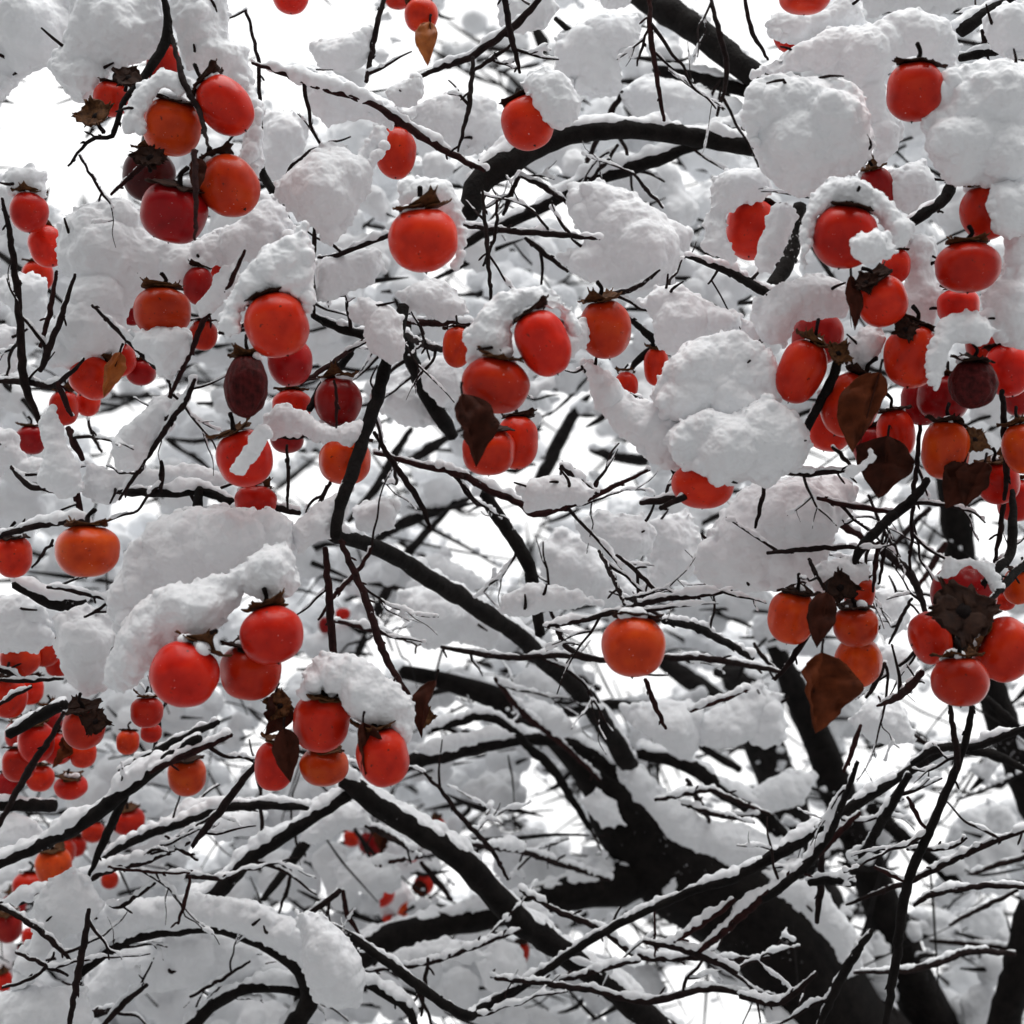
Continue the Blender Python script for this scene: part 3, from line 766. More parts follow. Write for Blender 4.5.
# wood: tree key, depth at start > depth at end, snow load | x,y,half width ...
WOOD = '''
A 2.55 2.60 0 | 875,1130,70 840,1040,58 805,985,53 770,930,50 720,893,48 672,866,46 632,830,36 606,786,22 560,735,17 500,700,12 455,684,10 402,672,8
A 2.58 2.3 .35 | 665,868,26 600,888,20 550,897,15 500,912,14 440,925,14 375,945,15 330,975,14 300,1000,12
A 1.72 2.5 .5 | 332,534,7 360,542,8 398,558,8 435,582,9 478,608,9 520,637,9 548,664,9 587,700,10 632,770,10 668,822,14
A 1.95 2.15 .5 | 342,780,8 366,796,10 398,818,11 461,860,12 520,922,13 540,935,12 592,973,12 655,1024,13 720,1085,15
A 1.97 1.95 1.2 | 350,792,7 300,825,7 250,858,8 215,893,9 160,930,9
A 2.2 2.45 1 | 345,795,7 408,764,8 474,747,8 530,738,7 575,745,8 620,775,9
A 1.60 1.50 .8 | 404,306,6 398,335,6.5 386,363,6.5 377,400,7 364,434,6.5 354,470,7 341,502,6 335,538,6
A 1.78 1.9 .3 | 404,312,7 407,345,7 422,385,8 440,415,8 453,437,6
A 1.72 1.85 1 | 468,215,10 480,182,13 510,160,13 553,140,11 605,130,9 660,132,10 720,142,9 770,150,9
A 1.95 1.9 1.2 | 455,250,4 480,235,5 510,222,6 555,200,6 590,180,7 640,165,8 690,147,6 750,123,5
A 2.05 1.9 .8 | 620,-20,11 640,-4,12 690,25,14 750,72,12 800,110,11
A 2.0 1.95 1 | 655,70,6 700,78,7 745,90,7 790,100,6
A 1.8 1.8 0 | 484,493,6 500,520,7 528,565,7 540,635,5
A 1.55 1.55 0 | 163,-6,4 168,32,5 157,58,5 140,82,4 122,105,3 112,135,2.5 90,140,2 68,166,2
A 1.48 1.42 0 | 172,35,2.5 183,80,3.5 198,108,3 204,130,2.5 209,148,2.2
A 1.6 1.6 .5 | 79,155,1.5 95,182,1.6 113,208,1.5
A 1.5 1.5 .4 | 111,195,2 141,166,3 160,155,3
A 1.42 1.40 0 | 194,150,4 196,190,3 195,240,2.5
A 1.55 1.65 .3 | 2,198,2 10,235,3 16,280,3.5 21,330,4 24,380,4.5 40,423,4.5
A 1.66 1.6 .8 | -5,381,3 25,382,3.5 50,386,3 70,374,2.5 84,358,2
A 1.55 1.6 .3 | 57,271,2 50,310,3 40,347,3
A 1.54 1.6 .3 | 75,274,2 62,315,3 51,342,3.5 47,355,4 40,371,4
A 1.48 1.52 1.2 | 92,305,2 127,340,2.5 150,362,2.5 169,380,2.5 171,398,3
A 1.46 1.52 .8 | 245,250,2 228,285,3 206,316,3 190,353,3 169,397,3.5
A 1.5 1.56 1 | 195,379,3 185,402,3 169,424,3 140,468,2.5 119,500,2
A 1.48 1.46 0 | 219,333,2.5 232,331,3 245,330,3
A 1.62 1.6 1 | 118,492,3 128,492,4 170,493,5 200,491,5 226,500,4.5 255,512,4
A 1.6 1.64 0 | 200,488,5 197,504,5 192,522,4
A 1.6 1.6 0 | 161,461,2.5 162,475,3 161,492,3
A 1.66 1.64 1 | 11,466,2 27,485,3 50,490,3 66,496,2
A 1.62 1.62 .2 | 70,470,3 76,495,4 83,518,4
A 1.56 1.56 .2 | 68,428,4 75,445,4 83,460,4
A 1.6 1.6 .2 | 58,382,3 64,398,3.5 72,416,3
A 1.9 1.9 .5 | 88,420,2 93,438,2 102,452,2
A 1.68 1.70 .7 | 312,315,4 345,330,4.5 380,337,5 404,338,5
A 1.58 1.66 0 | 312,195,2.5 315,225,2.5 313,260,2.5 314,316,3
A 1.66 1.62 1 | 318,258,2 335,256,2.5 350,250,2.5 385,237,2.5 398,235,2
A 1.7 1.72 .3 | 258,127,3 262,170,4 275,195,4.5 290,225,5
A 1.68 1.7 .6 | 246,10,2 258,60,2 259,100,2.2 262,130,2.5
A 1.56 1.66 .2 | 300,384,3 330,365,3 363,340,3
A 1.6 1.66 .2 | 309,410,4 322,388,5 337,370,5 352,352,5
A 1.7 1.66 1 | 404,322,4 440,323,4 470,324,3.5
A 1.74 1.6 .4 | 406,334,4 424,345,3.5 447,350,3 462,352,2.5
A 1.66 1.7 0 | 374,432,3 392,461,3.2 410,487,3.2 424,511,3 430,530,2.5
A 1.72 1.66 .8 | 374,453,2.5 420,465,3 461,475,3.5 490,490,4 520,503,3.5 534,514,3.5 566,506,3.5 600,493,3 650,470,2
A 1.62 1.64 1 | 561,466,3 578,480,3 598,494,3
A 1.55 1.62 1.5 | 252,63,2 280,72,2.5 310,84,3 369,103,3 392,116,4 435,145,4 485,171,4
A 1.70 1.72 .3 | 366,82,3 372,50,3 378,20,3 388,-10,3
A 1.66 1.62 1 | 416,79,2.5 445,66,3 471,57,3.5 487,45,3.5 520,21,4 545,-8,4
A 1.62 1.6 0 | 473,57,2.8 469,105,2.8 458,152,2
A 1.58 1.6 .2 | 504,-6,4 511,35,3.5 520,73,2.5
A 1.64 1.6 .2 | 474,71,2.5 495,57,2.5 511,45,2.5
A 1.9 1.9 .8 | 555,18,3 575,35,3.5 595,53,4 606,68,5
A 1.66 1.66 0 | 649,-6,3 652,45,3 664,121,3
A 1.66 1.66 0 | 650,24,1.8 643,45,1.6 637,66,1.6
A 1.95 1.95 .3 | 621,95,4 605,125,3.5 584,169,3
A 1.88 1.88 .4 | 618,145,2.2 604,165,2.2 587,182,2.2
A 1.8 1.8 .4 | 710,-6,2.5 719,32,3 727,71,3 717,116,2.5
A 1.7 1.7 .2 | 744,-6,2.5 752,30,2.5 768,60,2.5
A 1.66 1.66 1 | 452,225,2 500,230,3 560,235,3 600,239,2.5
A 1.78 1.74 .6 | 518,174,2.5 545,188,3 568,203,3
A 1.8 1.8 .8 | 525,238,2.5 540,250,3 568,272,3
A 1.76 1.76 .6 | 634,174,2 648,192,2.2 663,208,2
A 1.60 1.66 1 | 686,256,2.5 725,270,4 762,290,5 785,300,5
A 1.62 1.62 0 | 705,246,2 706,264,2.5
A 1.62 1.62 0 | 718,270,2 708,284,2
A 1.74 1.76 .2 | 519,177,3 510,198,3 503,215,3
A 1.6 1.58 0 | 482,190,2 487,240,2.5 491,300,3
A 1.6 1.6 .1 | 497,200,2 495,235,2 483,266,2
A 1.62 1.7 .5 | 663,288,2 690,302,2.5 735,333,2.5
A 1.5 1.52 .6 | 745,352,3 757,343,3 772,334,2
A 1.5 1.54 1 | 583,366,4 597,380,4 612,394,3
A 1.52 1.56 .6 | 628,395,3 645,402,2.5 660,412,2
A 1.72 1.76 .3 | 628,318,3 645,332,4 656,345,5 640,358,4 632,368,4
A 1.7 1.68 .4 | 590,297,2.5 602,296,3 635,288,2.5 660,270,2
A 1.58 1.66 0 | 325,548,4 329,600,4 334,652,4 340,690,3
A 1.56 1.46 0 | 340,540,4 366,600,4 382,648,4 400,682,3 412,698,3
A 1.7 1.68 .5 | 372,548,2.5 355,574,2.5 337,592,2.5 318,620,2
A 1.9 2.0 1 | 334,621,2.5 380,632,2.5 419,645,2.5
A 1.9 1.92 .6 | 441,647,2.5 480,654,3 520,658,3 560,655,3 605,660,3 670,658,3 720,660,3.5 780,672,4
A 2.3 2.3 1 | 432,730,4 460,722,4.5 487,716,5 520,735,5
A 2.2 2.4 .8 | 495,678,3 525,715,3.5 560,742,3 600,780,3
A 2.3 2.45 .2 | 508,722,4.5 530,748,5 553,770,5 590,828,5
A 1.44 1.52 1.2 | 545,627,2 575,622,2.5 611,613,3 658,600,3 700,596,2.5 732,590,2
A 1.55 1.46 .4 | 599,551,2.5 612,575,3 625,605,3
A 1.62 1.6 .8 | 616,555,2 640,575,2.5 661,597,2.5
A 1.75 1.8 .2 | 553,622,2.5 571,650,3 605,660,3
A 1.75 1.75 0 | 645,679,3 655,704,3 666,729,2.5
A 1.75 1.85 .8 | 663,621,4 700,629,4.5 753,658,5
A 1.9 1.9 1 | 690,711,2 727,698,2.5 748,690,2
A 2.1 2.05 1 | 655,800,2.5 682,795,2.5 711,791,2.5 743,804,2.5 770,815,3
A 2.1 2.05 1 | 682,804,2.5 730,817,3 760,814,2.5
A 2.2 2.4 .1 | 687,779,3 700,803,3 713,830,3
A 1.95 1.9 1 | 520,890,2.5 560,912,3 603,931,3 640,957,3 692,958,3 730,960,3 770,958,2.5
A 1.9 1.8 1 | 495,1006,4 558,962,4 608,930,4 685,894,4 732,878,5 796,843,7 836,817,6 902,775,5 940,752,5
A 1.9 1.9 1 | 560,981,3 600,970,3 640,960,3
A 1.85 1.9 1 | 495,978,2.5 555,985,3 600,992,3 648,1002,3.5 711,989,3.5 770,1000,4
A 1.85 1.85 1 | 644,941,3 698,954,4 737,973,4
A 1.85 1.85 1.4 | 674,942,3 700,925,3.5 735,900,4
A 1.85 1.8 1 | 698,952,3.5 732,925,4 770,891,4 800,868,4 830,842,4 860,812,3
A 1.9 1.9 0 | 655,912,2 655,957,2
A 1.9 1.9 .2 | 608,930,2 621,907,2
A 1.75 1.85 1.2 | 909,775,5 886,815,5 867,846,4 855,860,3
A 1.75 1.85 1 | 858,762,2.5 850,785,3 841,807,3.5 825,842,4 790,880,4.5 754,904,5 735,915,4
A 1.85 1.85 1 | 809,883,5 830,880,5 854,884,5
A 1.85 1.85 .3 | 822,852,4 820,890,4 817,923,4
A 1.8 1.8 1.2 | 872,930,3.5 855,955,4.5 841,978,5 817,1030,5.5
A 1.8 1.8 1 | 740,996,4 780,1002,3.5 817,973,3
A 1.6 1.62 0 | 972,706,4 962,752,4 933,823,4.5 907,886,5 896,960,5 884,1034,5.5
A 1.6 1.6 0 | 950,705,3 957,752,3.5 958,770,3.5
A 1.75 1.85 .7 | 1030,828,2.5 978,849,3 917,878,3 880,892,2.5 846,905,2
B 2.3 2.3 .6 | 1030,856,3 1000,864,3 970,874,2.5
A 1.85 1.9 .5 | 1030,888,2.5 983,886,3 933,894,3 914,906,2.5
B 2.2 2.2 .6 | 1018,890,2.5 980,909,2.5 949,925,2
B 2.1 2.0 .8 | 1015,954,3.5 970,952,3.5 940,962,3.5 912,970,3 854,973,2.5
A 1.62 1.62 .4 | 907,849,2 946,849,2 967,838,2
A 1.6 1.6 .2 | 907,797,2 915,813,2.5 925,828,2.5
A 1.6 1.6 .6 | 875,867,2.2 890,875,2.5 907,883,2.5
B 2.6 2.6 .5 | 1012,949,4 970,944,3 930,941,3
A 1.52 1.5 .1 | 928,479,5 912,500,5 896,513,5 862,547,5 849,579,3
A 1.52 1.55 .1 | 767,553,2.5 810,549,3 862,547,3.5
A 1.55 1.55 .3 | 817,498,2.5 855,507,3 896,513,3.5
A 1.8 1.8 .5 | 828,516,4 845,527,4 868,541,4
A 1.6 1.7 .2 | 872,543,3 890,556,4 912,576,4.5 925,611,4.5
A 1.8 1.8 .1 | 868,495,2 886,534,2 900,557,2
A 1.6 1.6 0 | 922,400,2 918,455,2.5 913,500,2.5 910,571,2.5
A 1.5 1.5 0 | 878,542,2.5 876,566,2.5 873,592,2.2
A 1.52 1.52 0 | 886,537,2 883,560,2 878,584,2.2
B 2.2 2.2 .4 | 930,508,3.5 908,530,3 886,555,3
B 2.2 2.2 .4 | 946,543,4 932,565,3.5 918,588,3
A 1.7 1.75 .2 | 912,598,2 900,620,2.2 889,644,2
A 1.55 1.55 .1 | 1004,495,3 1000,530,3 994,563,2.5
A 1.5 1.44 .1 | 1012,490,4 1013,525,5 1010,555,5 998,568,5 983,584,5
A 1.48 1.42 .1 | 1030,560,5 1010,578,4.5 988,604,4.5
A 1.6 1.6 .4 | 918,650,3 899,666,2.5
A 1.5 1.6 .2 | 922,672,4 912,684,4.5 899,696,4 877,706,2
B 2.1 2.1 .2 | 986,698,5 1005,716,5 1030,742,5
A 1.7 1.75 .8 | 1030,727,4 1000,737,4 973,747,4 939,748,4.5 912,764,5
B 2.0 2.0 .3 | 950,748,5 973,750,5 1000,757,5 1030,773,5
A 1.46 1.46 .2 | 809,634,3.5 795,655,3.5 775,680,3
A 1.5 1.46 0 | 809,559,2.5 815,572,2.5 824,590,2.5
A 1.95 1.95 .2 | 754,643,2.5 762,656,2.5 775,670,2.5
A 1.75 1.75 .2 | 861,725,2.5 854,745,3 844,772,3
A 1.7 1.7 .3 | 885,663,3 875,682,3 866,698,2.5
B 2.2 2.2 .6 | 892,722,4 910,733,4 928,745,4
A 1.52 1.5 1 | -6,538,3.5 20,530,3.5 47,524,3.5 77,521,3.5 90,526,3
A 1.52 1.5 .1 | 53,540,2 43,554,1.8 32,568,1.6
A 1.66 1.7 1 | 14,584,4 40,597,7 62,603,9 82,604,8
A 1.6 1.6 .4 | 47,587,2.2 80,593,2.2 108,600,2.2
A 1.6 1.6 .2 | 109,603,1.8 97,610,1.8 84,617,1.8
A 1.7 1.7 .6 | -5,681,2.2 30,681,2.4 63,679,2.2
A 1.68 1.68 .6 | -5,706,2.2 14,696,2.2 32,687,2.2
A 1.72 1.72 .6 | -5,667,3 10,674,3 24,682,3
A 1.75 1.75 1 | 8,735,5 40,716,6.5 66,704,5.5
A 1.7 1.75 .1 | 64,712,2.5 48,742,3 29,770,4 -4,830,4.5
A 1.8 1.8 1 | 119,772,4 145,760,5 170,745,5 219,722,5
A 1.75 1.75 1 | 150,772,3.5 190,753,4 232,735,4
A 1.85 1.9 .8 | -8,805,6 25,805,6.5 55,806,6
A 1.8 1.75 1 | -8,866,6 45,843,7 84,822,8 132,786,7 174,754,6 200,738,5
A 1.8 1.8 .2 | 126,796,5 112,824,4.5 100,850,4 89,876,3
A 1.9 1.9 1 | 100,862,4 132,841,4.5 185,822,4.5 219,809,4.5 270,805,5 308,808,5
A 1.7 1.72 .2 | 258,762,4 230,797,4 206,828,4 192,846,3
A 1.85 1.8 1.2 | -8,910,3 40,896,4 80,882,3.5 113,869,3.5 150,860,3 190,842,3
A 1.78 1.78 .2 | 108,867,1.8 145,872,1.6 190,873,1.6
A 1.8 1.8 .4 | 165,836,2 180,850,2.2 198,860,2
A 1.85 1.85 1 | 172,879,3 195,876,3 222,880,3.5
A 1.78 1.78 0 | 190,876,2.2 185,900,2.2 178,924,2.2
A 1.8 1.8 1.6 | 108,904,2 122,906,2.5 155,883,2.5
A 1.75 1.75 .5 | -6,904,3 32,925,3 52,942,3 71,962,3
A 1.75 1.75 .2 | 16,952,2 40,963,2.2 68,976,2.2
A 1.75 1.75 .1 | 2,988,1.8 30,979,1.8 47,966,1.8 54,952,1.8
A 1.62 1.65 0 | 89,909,3 84,945,3.5 77,980,3.5 68,1034,4
A 1.85 1.95 1.4 | 80,974,4 115,947,5 148,934,5.5 211,928,5.5 250,938,6 280,955,6 300,970,7 309,987,9 307,1005,10 288,1034,9
A 1.95 1.95 .8 | 185,1034,7 210,1008,7 237,991,6 270,985,7 308,990,9
A 1.9 1.9 .8 | 80,1013,4 98,1013,4 115,1009,4
A 1.85 1.85 .5 | 100,1030,3.5 122,1005,3.5 147,985,3.5
A 1.9 1.9 .6 | 190,997,2 220,980,2 250,961,2
A 1.9 1.9 .6 | 340,890,4 310,914,3 276,941,2.5
A 2.2 2.2 .2 | 306,843,6 285,870,5 263,900,3
A 2.1 2.1 .1 | 291,868,2.2 287,890,2.2 279,913,2
F 3.0 3.0 .3 | 345,843,5 325,858,5 313,880,6 303,910,6
A 2.0 2.0 .1 | 342,891,3 348,915,3 361,937,2.5
A 1.8 1.85 .3 | 321,920,3 355,939,4 398,970,5 461,1014,5 482,1007,5 520,986,4
A 1.9 1.9 1 | 355,980,4.5 385,993,5 408,1010,5 418,1034,5
A 2.2 2.1 .8 | 366,825,4 390,836,4 413,851,3
A 2.3 2.3 .3 | 421,862,3 436,880,3.5 452,900,3
A 2.2 2.1 1.4 | 376,865,2.5 400,860,2.5 422,857,3
A 1.9 1.95 0 | 424,772,2 445,795,2.2 461,817,2.5 490,848,2.5 508,880,2.5
A 2.0 2.4 1 | 445,838,2.5 480,846,2.5 520,851,2.8 553,862,3 610,880,3.5
F 2.9 2.9 .2 | 510,752,3 485,788,3 461,820,3 450,842,3
A 1.95 1.95 .8 | 366,971,2 405,967,2 440,960,2.2 480,945,2.2 522,930,2
A 1.9 1.9 .1 | 428,958,2.2 425,985,2.5 421,1016,2.5
F 2.8 2.8 .6 | 408,973,6 445,971,7 482,974,6
A 1.95 1.95 .3 | 491,977,2.2 508,979,2.2 524,982,2.2
A 1.5 1.5 0 | 287,445,2 288,478,2 287,512,2
A 1.55 1.6 .3 | 238,493,4.5 265,505,4.5 300,513,4.5
A 1.6 1.62 .2 | 330,482,2.5 322,498,2.5 314,512,2.5
A 1.55 1.6 1.2 | 264,436,2.5 297,437,2.5 316,430,2.5 342,441,3
A 1.40 1.42 0 | 334,380,1.8 337,405,2 336,428,2
A 1.9 1.9 1 | 800,124,5 775,165,4 800,180,4
A 1.5 1.5 .5 | 972,120,3 950,190,6 925,212,6 912,222,5
A 1.52 1.52 0 | 945,188,2.5 941,200,2.5 938,212,2.5
A 1.6 1.6 .8 | 960,30,8 978,18,8 1000,6,6 1030,-8,5
A 1.62 1.62 .8 | 960,58,5 978,54,5 1000,52,4
A 1.62 1.62 .2 | 982,30,3 984,44,3 975,52,3
A 1.48 1.5 0 | 1002,390,3.5 1004,430,3.5 1006,470,3.5 1004,500,3.5
A 1.44 1.5 .3 | 842,345,5 836,370,5 824,395,4.5 806,430,4 796,455,3.5
A 1.46 1.48 1 | 778,472,2.5 810,474,3.2 850,470,3
A 1.5 1.5 0 | 765,480,2.2 762,500,2.5 755,528,2.5
A 1.42 1.42 .3 | 832,447,2 843,457,2.5 852,470,2.5
A 1.44 1.44 .2 | 660,508,4 690,494,3.5 706,484,2.5
A 1.62 1.62 .4 | 640,503,3 665,500,4 690,492,4
A 1.5 1.5 .5 | 818,188,2.5 835,190,3 850,196,3
A 1.7 1.74 .3 | 770,290,8 786,265,8 795,235,7 800,205,7
A 1.74 1.74 .3 | 795,262,5 786,252,5 778,262,4
B 2.9 2.7 .3 | 768,632,7 782,662,10 797,695,13 815,735,15 828,765,17 845,810,17 862,858,18 880,900,19 905,965,23 935,1034,27 970,1120,30
B 2.75 2.7 0 | 928,330,9 938,400,11 946,450,13 952,495,14 957,530,15 962,580,15 975,650,15 992,692,15 1010,745,16 1040,810,18
B 2.4 2.4 0 | 1034,905,14 1022,945,14 1012,990,15 1002,1034,17 990,1110,20
F 3.3 3.2 .5 | 726,660,16 745,705,18 765,750,20 785,800,20 800,850,20 830,930,22 870,1040,26
B 2.6 2.6 .5 | 870,807,7 900,835,7 938,865,7 960,890,7
F 3.0 2.9 .3 | 640,640,9 665,662,9 690,680,10 715,698,10 750,715,10
F 3.0 2.9 .3 | 715,672,9 740,678,11 765,690,9
A 2.4 2.4 .8 | 640,752,7 690,765,8 724,793,8 764,815,8 790,850,9
F 2.9 2.9 .4 | 448,510,5 408,553,5 392,580,5 374,619,5 350,670,5
F 2.8 2.8 .8 | 372,542,6 400,525,6 435,511,6 470,498,5
F 2.8 2.8 .2 | 412,428,5 392,460,5 377,487,5 348,522,5
F 2.7 2.7 .5 | 450,436,6 428,450,6 405,463,5
F 3.0 3.0 .9 | 530,492,6 545,470,7 560,440,7 575,412,6 590,395,4
F 3.1 3.1 1 | 590,450,4 610,455,6 640,460,6 675,455,5 710,448,4
F 3.0 3.0 .2 | 680,470,10 692,510,10 700,545,9
F 2.9 2.9 .4 | 533,24,6 542,42,7 556,58,7
F 2.9 2.9 .5 | 497,71,2 530,66,2 556,56,2
F 3.0 3.0 .3 | 700,745,10 740,770,9
F 3.0 3.0 .6 | 345,600,4 380,590,4 420,588,4
F 2.9 2.9 .8 | 480,640,4 520,655,4 560,668,4 600,690,6
F 2.9 2.9 .8 | 500,700,6 560,712,6 610,705,6 670,705,5
'''

# ------------------------------------------------------------------ ground
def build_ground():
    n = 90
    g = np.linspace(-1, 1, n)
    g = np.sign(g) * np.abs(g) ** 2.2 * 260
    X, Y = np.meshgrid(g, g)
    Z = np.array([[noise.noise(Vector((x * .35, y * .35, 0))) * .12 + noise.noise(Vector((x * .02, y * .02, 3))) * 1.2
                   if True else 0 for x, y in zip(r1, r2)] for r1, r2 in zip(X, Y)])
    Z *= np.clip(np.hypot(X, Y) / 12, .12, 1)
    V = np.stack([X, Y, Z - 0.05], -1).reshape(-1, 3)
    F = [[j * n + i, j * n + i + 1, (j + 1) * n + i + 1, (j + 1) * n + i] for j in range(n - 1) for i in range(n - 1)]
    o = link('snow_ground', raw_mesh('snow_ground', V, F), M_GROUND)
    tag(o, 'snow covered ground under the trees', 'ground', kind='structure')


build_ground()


# ------------------------------------------------------------------ tubes
def spline(pts, rad, step):
    """Catmull-Rom through world points"""
    n = len(pts)
    P, R = [], []
    for i in range(n - 1):
        p0 = pts[max(i - 1, 0)]; p1 = pts[i]; p2 = pts[i + 1]; p3 = pts[min(i + 2, n - 1)]
        L = (p2 - p1).length
        k = max(2, int(L / step))
        for j in range(k):
            t = j / k
            t2, t3 = t * t, t * t * t
            P.append(0.5 * ((2 * p1) + (p2 - p0) * t + (2 * p0 - 5 * p1 + 4 * p2 - p3) * t2 + (3 * p1 - p0 - 3 * p2 + p3) * t3))
            R.append(rad[i] * (1 - t) + rad[i + 1] * t)
    P.append(pts[-1].copy()); R.append(rad[-1])
    return P, R


def tube(P, R, sides, V, F, rough=0.0, freq=60.0, seed=0.0):
    base = len(V)
    n = len(P)
    prev = None
    for i in range(n):
        d = (P[min(i + 1, n - 1)] - P[max(i - 1, 0)])
        if d.length < 1e-9: d = Vector((0, 0, 1))
        d.normalize()
        if prev is None:
            a = d.orthogonal().normalized()
        else:
            a = (prev - d * prev.dot(d))
            a = a.normalized() if a.length > 1e-6 else d.orthogonal().normalized()
        prev = a
        b = d.cross(a)
        for k in range(sides):
            an = 2 * math.pi * k / sides
            off = a * math.cos(an) + b * math.sin(an)
            r = R[i]
            if rough:
                q = P[i] + off * r
                r *= 1 + rough * noise.noise(q * freq + Vector((seed, 0, 0))) + rough * .6 * noise.noise(q * freq * 2.7)
            V.append((P[i] + off * r)[:])
    for i in range(n - 1):
        for k in range(sides):
            k2 = (k + 1) % sides
            F.append((base + i * sides + k, base + i * sides + k2, base + (i + 1) * sides + k2, base + (i + 1) * sides + k))
    for end, row in ((0, 0), (1, n - 1)):
        c = len(V)
        d = (P[0] - P[1]) if end == 0 else (P[-1] - P[-2])
        V.append((P[row] + d.normalized() * R[row] * .6)[:])
        for k in range(sides):
            k2 = (k + 1) % sides
            f = (base + row * sides + k2, base + row * sides + k, c, c) if end == 0 else (base + row * sides + k, base + row * sides + k2, c, c)
            F.append(f)


def poly_mesh(name, V, F):
    me = bpy.data.meshes.new(name)
    F2 = [tuple(dict.fromkeys(f)) for f in F]
    me.from_pydata([v for v in V], [], F2)
    me.update()
    return me


# ------------------------------------------------------------------ trees
TREES = {}
SNOWPACK = {'A': ([], []), 'B': ([], []), 'F': ([], [])}


def tree_root(key, base, label):
    o = empty('persimmon_tree', base)
    tag(o, label, 'tree', 'persimmon trees')
    TREES[key] = o


def ground_at(x, y, d):
    p = at(x, y, d); p.z = -0.1
    return p


tree_root('A', ground_at(880, 1130, 2.55), 'snowy persimmon tree with a forked black trunk whose fruit laden twigs fill the view')
tree_root('B', ground_at(980, 1120, 2.75), 'dark slender tree leaning at the right behind the thin bare stalk')
tree_root('F', ground_at(900, 1040, 3.2), 'blurred farther tree with snow clotted boughs showing through the gaps')


GROWN = []


